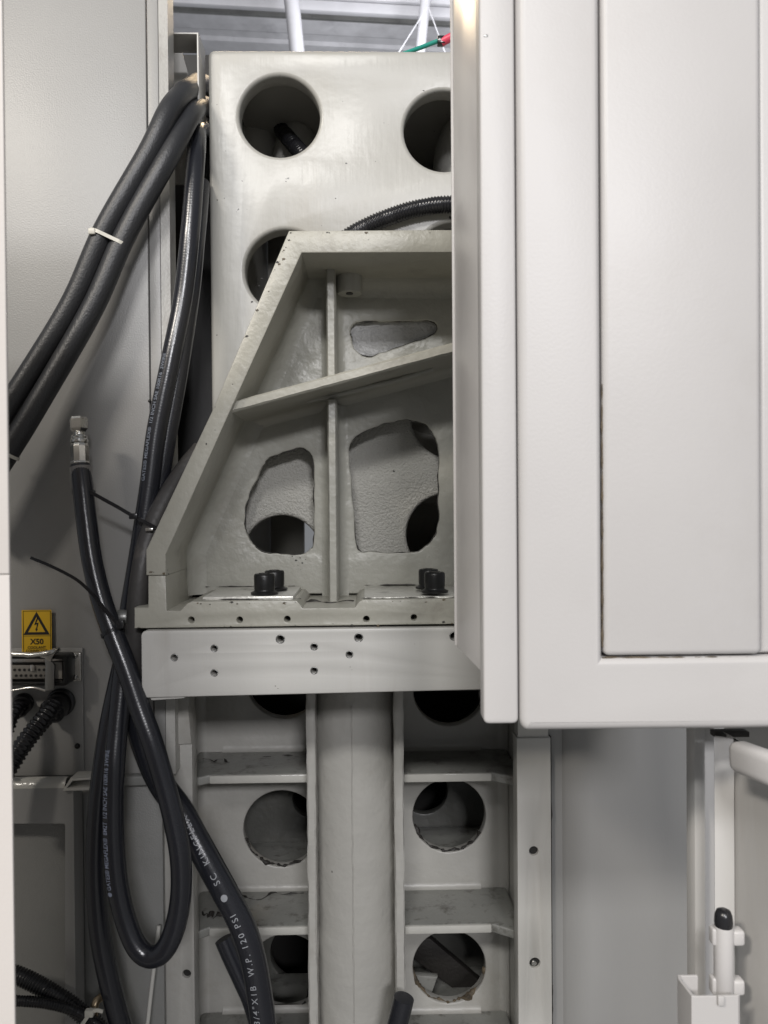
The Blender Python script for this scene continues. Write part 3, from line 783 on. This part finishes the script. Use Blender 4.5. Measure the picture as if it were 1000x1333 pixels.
# rectangular multi-pin connector
cn = thing('connector_socket', 'dark metal multi pin connector socket with silver locking lever beneath the yellow label', 'connector')
YK = YL - .0045
box_px('flange_plate', -20, 105, 850, 888, YK - .006, YK, 'steel', cn, 0.0015)
plate('housing', [rounded(XZ([(-20, 893), (88, 893), (88, 853), (-20, 853)], YK - .03), .005), rounded(XZ([(-14, 888), (82, 888), (82, 858), (-14, 858)], YK - .03), .004)], YK - .03, YK - .0062, 'bolt', cn, 0.0012)
box_px('pin_insert', -12, 66, 866, 884, YK - .024, YK - .0065, 'pinblock', cn, 0.001)
box_px('insert_rim', 67, 81, 862, 884, YK - .015, YK - .0065, 'tag', cn, 0.001)
for r_ in range(2):
    for k in range(8):
        p = U(19 + k * 6.4 + r_ * 2, 872 + r_ * 7.5, YK - .0245)
        lathe('pin_hole', [(.0017, 0), (.0017, .0006)], (p.x, p.y + .0003, p.z), (0, -1, 0), 'hole', cn, 12)
box_px('contact_screw', 39, 45, 866, 874, YK - .027, YK - .0243, 'steel', cn, 0.001)
tube('locking_lever', [U(-20, 851, YK - .034), U(30, 852, YK - .036), U(40, 853, YK - .036), U(68, 849, YK - .038), U(76, 845, YK - .03)], .0032, 'steel', cn, 10)
plate('lever_wing', [XZ([(10, 849), (38, 850), (58, 849), (75, 845), (68, 856), (66, 862), (58, 857), (42, 853), (14, 855)], YK - .038)], YK - .038, YK - .034, 'steel', cn, 0.0008)
plate('lever_hook', [XZ([(58, 856), (66, 860), (71, 866), (70, 898), (58, 900), (59, 868)], YK - .036)], YK - .036, YK - .032, 'alum', cn, 0.0008)
tube('locking_lever', [U(-20, 902, YK - .034), U(15, 899, YK - .034), U(42, 895, YK - .034), U(60, 899, YK - .034)], .0018, 'steel', cn, 8)
for py in (854, 882): screw(98.5, py, YK - .0062, .0032, cn)

# cable glands with conduit
for (lab, pts, gp, r) in [('thick black corrugated conduit screwed into the cabinet under the connector socket', [(74, 917, .975), (58, 935, .955), (36, 962, .935), (14, 995, .92), (-25, 1060, .90)], (80, 914), .0118),
                          ('black conduit gland half hidden by the beige cover, beneath the connector socket', [(27, 918, .975), (18, 930, .96), (8, 955, .95), (-10, 1000, .94)], (31, 915), .0085)]:
    g = thing('cable_conduit', lab, 'conduit', 'conduits plugged into the cabinet')
    corrugated('conduit_hose', hp(pts), r, 'plastic', g, 0.0056, 0.002)
    a, b = U(*gp, YL - .005), U(pts[0][0], pts[0][1], pts[0][2]); ax = (b - a)
    b2 = U(pts[1][0], pts[1][1], pts[1][2]); ax = (b2 - a)
    lathe('gland_ring', [(r * 1.5, -.004), (r * 1.55, .004), (r * 1.3, .006)], a, (0, -1, 0), 'plastic', g, 28)
    lathe('gland_nut', [(r * 1.25, 0), (r * 1.38, .003), (r * 1.38, ax.length * .62), (r * 1.1, ax.length * .72)], a + Vector((0, .002, 0)), ax, 'plastic', g, 24)

# ================================================================== HANGER STRAP at the top
hs = thing('hanger_strap', 'cream bent steel strap in the gap between cabinet and column top', 'strap')
YT = 1.04
xa, xb = X(214, YT, 60), X(258.5, YT, 60)
za = Z(42, YT, 240)
plate('bent_strap', [[(xa, za), (xb, za), (xb, Z(180, YT, 258)), (xb - .0022, Z(180, YT, 258)), (xb - .0022, za - .0022), (xa, za - .0022)]], YT, YT + .044, 'plate', hs, 0.0005)
plate('gusset_plate', [XZ([(205, 66), (237, 68), (259, 145), (262, 240), (205, 240)], 1.12)], 1.12, 1.123, 'plate', hs, 0.0005)
p = U(252, 108, 1.05)
lathe('clamp_bolt', [(.005, 0), (.005, .012)], (p.x - .008, 1.05, p.z), (1, 0, 0), 'alum', hs, 6)
box('clamp_block', p.x - .006, p.x + .004, 1.05, 1.07, p.z - .035, p.z - .004, 'plastic', hs, 0.001)
cv = box('gap_backing', X(120, 1.2, 400), X(270, 1.2, 400) + .01, 1.25, 1.27, ZFLOOR, Z(72, 1.25), 'hole', None, 0.001)  # dark sheet added to keep the gap black and shade the hoses
tag(cv, 'added dark upright duct deep in the gap between cabinet and column', 'backing')

# ================================================================== HOSES
GI = 'thick insulated hoses in a tied pair'
A = hp([(282, 118, 1.30), (262, 108, 1.15), (246, 116, 1.04), (234, 126, 1.0), (218, 148, .972), (193, 200, .962), (136, 300, .955), (91, 400, .95), (17, 520, .94), (-22, 582, .935), (-70, 660, .93)])
B = hp([(284, 150, 1.30), (264, 136, 1.15), (255, 142, 1.05), (244, 156, 1.0), (219, 204, .968), (163, 306, .958), (120, 402, .95), (51, 522, .94), (12, 586, .935), (-40, 665, .93)])
o = tube('insulated_hose', A, .0134, 'foam', n=28); tag(o, 'upper of two thick dull black hoses strapped by a white tie', 'hose', GI)
o = tube('insulated_hose', B, .0134, 'foam', n=28); tag(o, 'lower of two thick dull black hoses strapped by a white tie', 'hose', GI)

RG = .0121
G1a = [(104.5, 606, .94), (108, 636), (113, 680), (120, 730), (132, 780), (148, 826, .905), (164, 868), (181, 918), (198, 965, .888), (213, 1015), (226, 1065), (235, 1115), (235.5, 1165), (227, 1210), (212, 1239, .88), (194, 1245), (177, 1230, .885), (163, 1195), (153, 1150), (148.5, 1100), (147.5, 1050), (149, 1000, .905), (153, 950), (158, 900), (163, 850, .935), (169, 795, .95), (178, 740, .955), (186, 690, .958), (195, 630), (204, 560, .965), (222, 470, .97), (238, 390, .98), (248, 300, .985), (254, 220, 1.0), (256, 190, 1.02), (257, 172, 1.05), (260, 166, 1.12), (270, 172, 1.25)]
G1 = hp(G1a)
g1 = thing('looped_hose', 'shiny black hydraulic hose with free steel fitting, hanging in a long loop', 'hose')
ridged('hose_body', G1, RG, 'rubber', g1)
# printing on the returning side of the loop, read upwards
G1up = G1[15:30]
hose_print('hose_lettering', '\u25cf GATES\u00ae MEGAFLEX\u00ae  8M2T  1/2 INCH SAE 100R16 3WIRE', .0092, G1up, .082, RG, .55, 'printblue', g1, 0.66, bold=.0001)
G1hi = G1[27:34]
hose_print('hose_lettering', 'GATES\u00ae MEGAFLEX\u00ae  1/2 INCH SAE 100R16  3WIRE', .0070, G1hi, .06, RG, .5, 'printfaint', g1, 1.0, bold=.0001)
# fitting: swivel nut, neck, collars, crimped ferrule, clear sleeve
fa, fb = U(104.5, 606, .94), U(102.5, 543, .945)
ax = (fb - fa).normalized(); Lf = (fb - fa).length; k_ = .94 / 1000
ft = lathe('hose_ferrule', [(11 * k_, -2 * k_), (12.4 * k_, 0), (12.4 * k_, 3 * k_), (11.6 * k_, 5 * k_), (11.8 * k_, 24 * k_), (11 * k_, 27 * k_), (10 * k_, 29 * k_)], fa, ax, 'steel', g1, 10, 20)
lathe('collar_ring', [(9 * k_, 29 * k_), (11 * k_, 30 * k_), (11.2 * k_, 33 * k_), (10 * k_, 35 * k_), (10.6 * k_, 37 * k_), (9.4 * k_, 39 * k_), (7 * k_, 40 * k_), (6.8 * k_, 43 * k_), (8 * k_, 44 * k_)], fa, ax, 'steel', g1, 28, 30)
lathe('swivel_nut', [(8 * k_, 43.5 * k_), (11.5 * k_, 48 * k_), (11.8 * k_, 60 * k_), (10.4 * k_, 63 * k_), (7.5 * k_, 63 * k_), (7 * k_, 58 * k_)], fa, ax, 'steel', g1, 6, 20)
sl = U(108, 637, .936)
d_ = (sl - fa).normalized()
lathe('clear_sleeve', [(RG + .0004, .002), (RG + .0007, .003), (RG + .0007, .0285), (RG + .0003, .0295)], fa, d_, 'sleeve', g1, 28)
hz = fa + d_ * .017
me = bpy.data.meshes.new('tag'); bm = bmesh.new(); q1 = []; 
for i in range(7):
    t = -.1 + i * .12
    q1.append([bm.verts.new(fa + d_ * s + Vector((math.sin(t), -math.cos(t), 0)) * (RG + .0012)) for s in (.010, .026)])
for a, b in zip(q1, q1[1:]): bm.faces.new((a[0], a[1], b[1], b[0])).smooth = True
bm.to_mesh(me); bm.free(); link('paper_tag', me, 'tag', g1)

G2 = hp([(262, 240, 1.06), (256, 300, 1.02), (248, 380, 1.0), (233, 480, .99), (219, 560, .985), (205, 640, .98), (190, 700, .975), (176, 780, .97), (165, 840, .955), (152, 900, .94), (140, 960, .93), (130, 1030, .922), (125, 1100), (125.5, 1160), (131, 1220), (143, 1280, .915), (160, 1345), (180, 1420, .92)])
o = ridged('hanging_hose', G2, .0122, 'rubber'); tag(o, 'plain black hose dropping behind the looped hose to the cabinet foot', 'hose')
Fh = hp([(262, 585, 1.0), (240, 612, .985), (220, 643, .965), (203, 676, .95), (191, 710, .938), (184, 745, .93), (179, 785, .93), (176, 830, .935), (174, 880, .945), (178, 930, .955)])
o = tube('dusty_hose', Fh, .0122, 'dusty', n=24); tag(o, 'dusty brownish black hose emerging from behind the sloping bracket flange', 'hose')
Ka = [(174, 900, .955), (180, 940, .95), (192, 980, .945), (210, 1020, .94), (235, 1055, .934), (254, 1090, .928), (271, 1121, .922), (294, 1163, .917), (315, 1204, .915), (329, 1246, .915), (338, 1296, .915), (344, 1345, .915), (348, 1420, .915)]
K = hp(Ka)
kg = thing('printed_hose', 'matt black hose printed with large white KINGFLEX lettering', 'hose')
RK = .0155
ridged('hose_body', K, RK, 'rubber', kg)
Kup = K[::-1]
hose_print('hose_lettering', '3/4"X1B  W.P. 120 PSI   \u25cf  SC  KINGFLEX  \u2013', .0102, Kup, .090, RK, .28, 'print', kg, 1.05, bold=.00005, space=1.33, twist=-2.7)
Dh = hp([(291, 1222, .965), (300, 1243, .962), (315, 1275, .958), (328, 1305, .955), (340, 1350, .955), (350, 1420, .955)])
o = tube('cut_hose', Dh, .0112, 'rubber', n=20); tag(o, 'black hose stub with a blunt end tucked behind the printed hose', 'hose')
Eh = hp([(526, 1299, 1.0), (521, 1320, 1.0), (515, 1345, 1.0), (505, 1400, 1.0)])
o = tube('hose_stub', Eh, .0135, 'rubber', n=24); tag(o, 'short black hose stub standing before the foot of the centre tube', 'hose')

# lower corrugated cables and tie
o = corrugated('conduit', hp([(-10, 1262, .93), (24, 1270, .93), (60, 1288, .925), (92, 1308, .92), (130, 1340, .92), (160, 1380, .92)]), .0105, 'plastic', None, .0036, .0014); tag(o, 'thick black corrugated conduit lying over the thinner one at cabinet foot', 'conduit')
o = corrugated('conduit', hp([(-10, 1303, .91), (24, 1303, .91), (60, 1306, .908), (95, 1315, .905), (122, 1330, .905), (150, 1355, .905)]), .0062, 'plastic', None, .0032, .0012); tag(o, 'thin black corrugated conduit held by the small white tie', 'conduit')
o = tube('bent_pipe', hp([(132, 1298, .93), (126, 1303, .925), (122, 1316, .92), (124, 1335, .92), (126, 1370, .92)]), .0048, 'brass', n=14); tag(o, 'small bent brass pipe beside the white tie', 'pipe')
o = tube('thin_cable', hp([(207, 1205, .995), (203, 1240, .99), (197, 1290, .985), (191, 1345, .98), (186, 1400, .98)]), .0026, 'wirewhite', n=10); tag(o, 'thin white cable hanging below the hose loop', 'cable')

# ------------------------------------------------------------------ cable ties
def band(name, pts, wdt, thick, mat, parent=None):
    """flat strap along a path, its width across the viewing direction"""
    path = cr_path(pts, .002); bm = bmesh.new(); rings = []
    for i, p in enumerate(path):
        t = (path[min(len(path) - 1, i + 1)] - path[max(0, i - 1)]).normalized()
        n_ = Vector((0, -1, 0)); n_ = (n_ - t * n_.dot(t)).normalized(); s_ = t.cross(n_)
        rings.append([bm.verts.new(p + s_ * a * wdt / 2 + n_ * b * thick / 2) for a, b in ((-1, -1), (1, -1), (1, 1), (-1, 1))])
    for a, b in zip(rings, rings[1:]):
        for k in range(4): bm.faces.new((a[k], a[(k + 1) % 4], b[(k + 1) % 4], b[k]))
    bm.faces.new(rings[0][::-1]); bm.faces.new(rings[-1])
    bmesh.ops.recalc_face_normals(bm, faces=bm.faces)
    me = bpy.data.meshes.new(name); bm.to_mesh(me); bm.free()
    return link(name, me, mat, parent)
def loop_band(name, c, ax, ra, rb, side, wdt, mat, parent=None):
    """closed strap round two hoses: racetrack of half length ra along `side` and radius rb"""
    ax = ax.normalized(); side = (side - ax * side.dot(ax)).normalized(); nn = ax.cross(side)
    bm = bmesh.new(); rings = []; n = 40
    for k in range(n):
        t = 2 * math.pi * k / n
        ct, st = math.cos(t), math.sin(t)
        c0 = side * (ra if ct > 0 else -ra)
        q = c + c0 + side * ct * rb + nn * st * rb
        out = side * ct + nn * st
        rings.append([bm.verts.new(q + ax * a * wdt / 2 + out * b) for a, b in ((-1, 0), (1, 0), (1, .0014), (-1, .0014))])
    for i in range(n):
        a, b = rings[i], rings[(i + 1) % n]
        for k in range(4): bm.faces.new((a[k], a[(k + 1) % 4], b[(k + 1) % 4], b[k]))
    bmesh.ops.recalc_face_normals(bm, faces=bm.faces)
    me = bpy.data.meshes.new(name); bm.to_mesh(me); bm.free()
    return link(name, me, mat, parent)
GT = 'white cable ties'
t1 = thing('cable_tie', 'white cable tie round the two thick hoses at mid span', 'cable tie', GT)
ca, cb = U(130, 309, .954), U(157, 316, .958)
loop_band('tie_strap', (ca + cb) / 2, U(136, 300, .955) - U(91, 400, .95), (cb - ca).length / 2 - .0015, .0140, cb - ca, .0042, 'tiewhite', t1)
p = U(119, 301, .938); box('tie_head', p.x - .004, p.x + .004, p.y, p.y + .006, p.z - .003, p.z + .004, 'tiewhite', t1, .0008)
t2 = thing('cable_tie', 'white cable tie round the thick hoses beside the beige cover', 'cable tie', GT)
ca, cb = U(-18, 575, .935), U(10, 589, .935)
loop_band('tie_strap', (ca + cb) / 2, U(17, 520, .94) - U(-22, 582, .935), (cb - ca).length / 2, .0140, cb - ca, .0038, 'tiewhite', t2)
GB = 'black cable ties'
t3 = thing('cable_tie', 'black cable tie stretched from the clear hose sleeve to the bracket flange', 'cable tie', GB)
band('tie_strap', [U(117, 640, .925), U(135, 650, .925), U(155, 661, .928), U(172, 671, .93), U(188, 679, .932), U(203, 687, .93)], .0042, .0014, 'plastic', t3)
p = U(174, 672, .928); box('tie_head', p.x - .005, p.x + .005, p.y - .003, p.y + .003, p.z - .0035, p.z + .0035, 'plastic', t3, .001, mtx=None)
p = U(194, 686, .926); box('tie_clip', p.x - .004, p.x + .005, p.y - .002, p.y + .002, p.z - .005, p.z - .001, 'steel', t3, .001)
loop_band('tie_loop', U(109, 641, .937), ax, .0, RG + .0002, Vector((1, 0, 0)), .003, 'plastic', t3)
t4 = thing('cable_tie', 'black cable tie round the looped hose with a long curling tail', 'cable tie', GB)
band('tie_tail', [U(40, 726, .90), U(62, 735, .895), U(85, 746, .89), U(103, 757, .886), U(122, 775, .884), U(140, 797, .885), U(155, 814, .888)], .0034, .0013, 'plastic', t4)
loop_band('tie_strap', U(147, 823, .906), U(132, 780, .92) - U(164, 868, .9), .0, RG + .0004, Vector((1, 0, 0)), .004, 'plastic', t4)
p = U(157, 812, .888); box('tie_head', p.x - .004, p.x + .004, p.y - .003, p.y + .004, p.z - .005, p.z + .004, 'plastic', t4, .001)
p = U(164, 803, .925); cl = lathe('hose_clip', [(.008, -.006), (.0088, -.004), (.0088, .004), (.008, .006)], (p.x - .004, p.y, p.z), (1, 0.1, 0), 'alum', None, 20); tag(cl, 'small dull metal clip at the knot of hoses beside the bracket foot', 'clip')
t5 = thing('cable_tie', 'small white cable tie knotted round the thin conduit', 'cable tie', GT)
loop_band('tie_strap', U(113, 1324, .905), Vector((.6, 0, -.4)), .002, .0072, Vector((.5, 0, .8)), .0042, 'tiewhite', t5)
p = U(117, 1318, .896); box('tie_head', p.x - .005, p.x + .005, p.y - .004, p.y + .003, p.z - .004, p.z + .004, 'tiewhite', t5, .0012)
band('tie_tail', [U(117, 1318, .895), U(126, 1315, .894), U(134, 1317, .893)], .004, .0014, 'tiewhite', t5)

# ================================================================== COVER at the near edge (beige)
YN = 0.46
nc = thing('machine_cover', 'smooth beige sheet metal cover edge with a thin horizontal joint', 'cover')
for (za_, zb_) in [(ZFLOOR + .1, Z(748.4, YN, 5)), (Z(747.2, YN, 5), 0.50)]:
    xa_, xb_ = [U(2.5 + (q + 20) * .0125, q, YN).x for q in (0, 1333)]
    zq = [Z(0, YN, 5), Z(1333, YN, 15)]
    ex = lambda z: xa_ + (xb_ - xa_) * (z - zq[0]) / (zq[1] - zq[0])
    plate('cover_sheet', [[(-.75, za_), (ex(za_), za_), (ex(zb_), zb_), (-.75, zb_)]], YN, YN + .0022, 'beige', nc, 0.0006, res=2)

# ================================================================== NEAR CABINET and guard
YR = 0.55
rc = thing('machine_cabinet', 'large white enamelled cabinet with rounded frame and flush door', 'cabinet')
x0, x1 = X(675.5, YR, 480), X(994, YR, 480)
zb_, zt_ = Z(953, YR, 800), Z(-120, YR, 800)
dx, dz = X(783.5, YR, 480), Z(856.5, YR, 890)
plate('cabinet_frame', [rounded([(x0, zt_), (x0, zb_), (x1 + .08, zb_)], .010, 6)[6:12] + [(x1 + .08, zb_), (x1 + .08, dz), (dx, dz), (dx, zt_), (x0, zt_)]], YR, YR + .2, 'white', rc, 0.0065, res=4)
box('cabinet_door', dx + .0014, x1 - .0008, YR + .001, YR + .03, dz + .0015, zt_ - .012, 'white', rc, .0045, 4)
plate('hinge_side', [[(x1, dz + .0012), (x1 + .068, dz + .0012), (x1 + .068, zt_ - .012), (x1, zt_ - .012)]], YR + .006, YR + .03, 'white', rc, 0.004, res=3)
box('gap_shade_strip', dx - .004, x1 + .069, YR + .031, YR + .034, dz - .004, zt_ - .011, 'grime', rc, 0)  # dark sheet added behind the door, gap shade put into its colour
# grime packed in the lower part of the gap
for (pts, r0) in [([U(784.2, 500 + i * 18, YR + .0045) for i in range(20)], .0009), ([U(784.5 + i * 11, 856.1, YR + .0045) for i in range(20)], .0008)]:
    tube('grime_line', [Vector((q.x + random.uniform(-.0002, .0002), q.y, q.z + random.uniform(-.0002, .0002))) for q in pts], lambda s, r0=r0: r0 * (.75 + .5 * math.sin(s * 130) * math.sin(s * 371)), 'rust', rc, 8, .002)
for (px, py) in [(679, 36), (680.5, 729)]:
    p = U(px, py, YR + .004)
    bm = bmesh.new(); bmesh.ops.create_uvsphere(bm, u_segments=12, v_segments=8, radius=1)
    for v in bm.verts: v.co = Vector((p.x + v.co.x * .0012, p.y + v.co.y * .0012, p.z + v.co.z * .0052))
    me = bpy.data.meshes.new('slot_plug'); bm.to_mesh(me); bm.free(); link('slot_plug', me, 'alum', rc)

YG = 0.553
gp = thing('guard_panel', 'tall white folded guard panel with chamfered inner wing beside the cabinet', 'panel')
gx0, gx1 = X(627, YG, 480), X(672.3, YG, 480)
box('gap_shade_strip', gx1 - .004, gx1 + .02, YG + .0185, YG + .021, Z(940, YG, 650), zt_, 'grime', gp, 0)  # dark strip added to draw the shaded gap beside the cabinet
plate('front_leaf', [rounded([(gx0, Z(942.5, YG, 650)), (gx1, Z(942.5, YG, 650)), (gx1, zt_), (gx0, zt_)], .0045)], YG, YG + .018, 'white', gp, 0.002, res=2)
ywb = YG * (gx0 / 1) / (X(592, 1.0, 480) * YG) if False else gx0 / X(592, 1.0, 480)
plate('side_wing', [[(YG + .0182, Z(880, YG, 628)), (ywb, Z(842, ywb, 592)), (ywb, zt_ + .05), (YG + .0182, zt_ + .05)]], gx0 + .0003, gx0 + .0023, 'satin', gp, 0.0005, axis='X')
box('wing_return', gx0 - .0018, gx0 + .02, ywb + .0003, ywb + .0022, Z(840, ywb, 592), zt_ + .05, 'white', gp, 0.0006)
p = U(630, 46, YG); box('spot_dent', p.x - .0002, p.x + .003, YG - .0003, YG + .0004, p.z - .0012, p.z + .0006, 'alum', gp, .0003)

grime_run('seam_line', [Vector((pr1 + .0006, YP + .003, zlow + (zpr - zlow) * i / 40)) for i in range(41)], .0016, 'grime', col)  # dark line along the gap between post and sheet
box('post_seam', pr1 + .0002, pr1 + .0022, YP + .006, YP + .02, zlow, zpr, 'grime', col, 0)  # dark strip filling the same gap
# enclosure sheet beneath the cabinet
sh = [(X(716, 1.04, 1150), 1.044), (X(733, 1.04, 1150), 1.042), (X(740, 1.03, 1150), 1.037), (X(769, 1.03, 1150), 1.029), (X(960, 1.0, 1150), 1.036)]
sh2 = [(a, b + .003) for a, b in sh][::-1]
es = plate('enclosure_sheet', [sh + sh2], ZFLOOR, Z(900, 1.0), 'sheet', None, 0.0004, axis='Z', res=0)
tag(es, 'folded grey white enclosure sheet under the large cabinet, next to the column post', 'panel')

# lower access door with frame post, handle bar and lift-off hinge
ad = thing('access_door', 'white access door standing open with rounded edge bar and lift off hinge', 'door')
YA = .66
box_px('frame_post', 905, 919, 940, 1460, YA, YA + .018, 'whitelow', ad, 0.001)
box_px('post_return', 918.2, 931, 945, 1460, YA + .012, YA + .03, 'whitelow', ad, 0.001)
leaf = [(X(930.5, .62, 1100), .62), (X(956, .612, 1100), .612), (X(957, .612, 1100), .626), (X(1075, .50, 1100), .52)]
leaf2 = [(a + .0015, b + .0025) for a, b in leaf][::-1]
plate('door_leaf', [leaf + leaf2], Z(1460, .62), Z(961, .615, 945), 'whitelow', ad, 0.0004, axis='Z', res=0)
ea, eb = U(964, 985, .565), U(1095, 1036, .47)
dirv = (eb - ea).normalized(); sz = Vector((0, 0, 1)); sz = (sz - dirv * sz.dot(dirv)).normalized(); sy = dirv.cross(sz)
bm = bmesh.new(); sec = rounded([(-.008, -.0115), (.008, -.0115), (.008, .0115), (-.008, .0115)], .0065, 6); rings = []
for s_, f in [(-.0055, .45), (-.0048, .68), (-.0028, .90), (.001, 1), ((eb - ea).length, 1)]:
    rings.append([bm.verts.new(ea + dirv * s_ + sy * a * f + sz * b * f) for a, b in sec])
for a, b in zip(rings, rings[1:]):
    for k in range(len(sec)): bm.faces.new((a[k], a[(k + 1) % len(sec)], b[(k + 1) % len(sec)], b[k])).smooth = True
bm.faces.new(rings[0]).smooth = True; bm.faces.new(rings[-1]); bmesh.ops.recalc_face_normals(bm, faces=bm.faces)
me = bpy.data.meshes.new('edge_bar'); bm.to_mesh(me); bm.free(); link('edge_bar', me, 'white', ad)
box_px('gap_shade_block', 931, 976, 953, 960, .635, .645, 'grime', ad, .0005)  # dark block stands in for the shaded gap below the cabinet
YH = .575
hb = U(948, 1305, YH); ht = U(948.5, 1212, YH)
rb_ = 12.5 * YH / 1000
hg = lathe('hinge_barrel', [(rb_ * .93, 0), (rb_, .001), (rb_, ht.z - hb.z - .001), (rb_ * .95, ht.z - hb.z)], (hb.x, YH + rb_, hb.z), (0, 0, 1), 'white', ad, 28)
lathe('hinge_cap', [(rb_ * .92, 0), (rb_ * .96, .003), (rb_ * .9, .008), (rb_ * .72, .0115), (rb_ * .35, .013)], (hb.x, YH + rb_, ht.z + .0002), (0, 0, 1), 'plastic', hg, 24, 60)
for py in (1226, 1291):
    p = U(966, py, YH)
    box('hinge_lug', p.x - .005, p.x + .0045, YH + .003, YH + .013, p.z - .006, p.z + .006, 'white', ad, .0024, 3)
    p = U(936, py, YH)
    box('hinge_lug', p.x - .0024, p.x + .0024, YH + .005, YH + .013, p.z - .0065, p.z + .0065, 'white', ad, .0016, 3)
# folded pocket the post drops into
YQ = .563
pk = [(X(907, .59, 1300), .590), (X(882, .59, 1300), .590), (X(883, .585, 1300), .585), (X(901, YQ, 1300), YQ + .001), (X(905, YQ, 1300), YQ), (X(961, YQ, 1300), YQ)]
pk2 = [(a + (.0022 if i else 0), b + (.002 if i > 2 else -.0022)) for i, (a, b) in enumerate(pk)][::-1]
plate('hinge_pocket', [rounded(pk, .001, 3)[:0] + pk + pk2], Z(1460, .57), Z(1297, YQ, 930), 'white', ad, 0.0004, axis='Z', res=0)
box('pocket_tab', X(933, YQ, 1300), X(941, YQ, 1300), YQ - .003, YQ - .0003, Z(1316, YQ), Z(1303, YQ), 'white', ad, .0008)

# coloured cables on top of the column
zt_c = ztop + .004
o = tube('signal_cable', [U(520, 72, 1.2), U(545, 63, 1.18), U(558, 58, 1.17), U(574, 52, 1.16)], .0032, 'teal', n=12); tag(o, 'teal cable end lying on top of the column', 'cable')
o = tube('signal_cable', [U(575, 55, 1.155), U(590, 47, 1.15), U(610, 38, 1.15), U(640, 30, 1.15)], .0062, 'pink', n=12); tag(o, 'pink red cable rising from the black clip on the column', 'cable')
p = U(574, 54, 1.155); o = box('cable_clip', p.x - .005, p.x + .006, p.y - .006, p.y + .006, p.z - .005, p.z + .006, 'plastic', None, .001); tag(o, 'tiny black clip joining teal and pink red cables', 'clip')

scene.render.engine = 'CYCLES'
scene.cycles.use_denoising = True
scene.cycles.max_bounces = 8
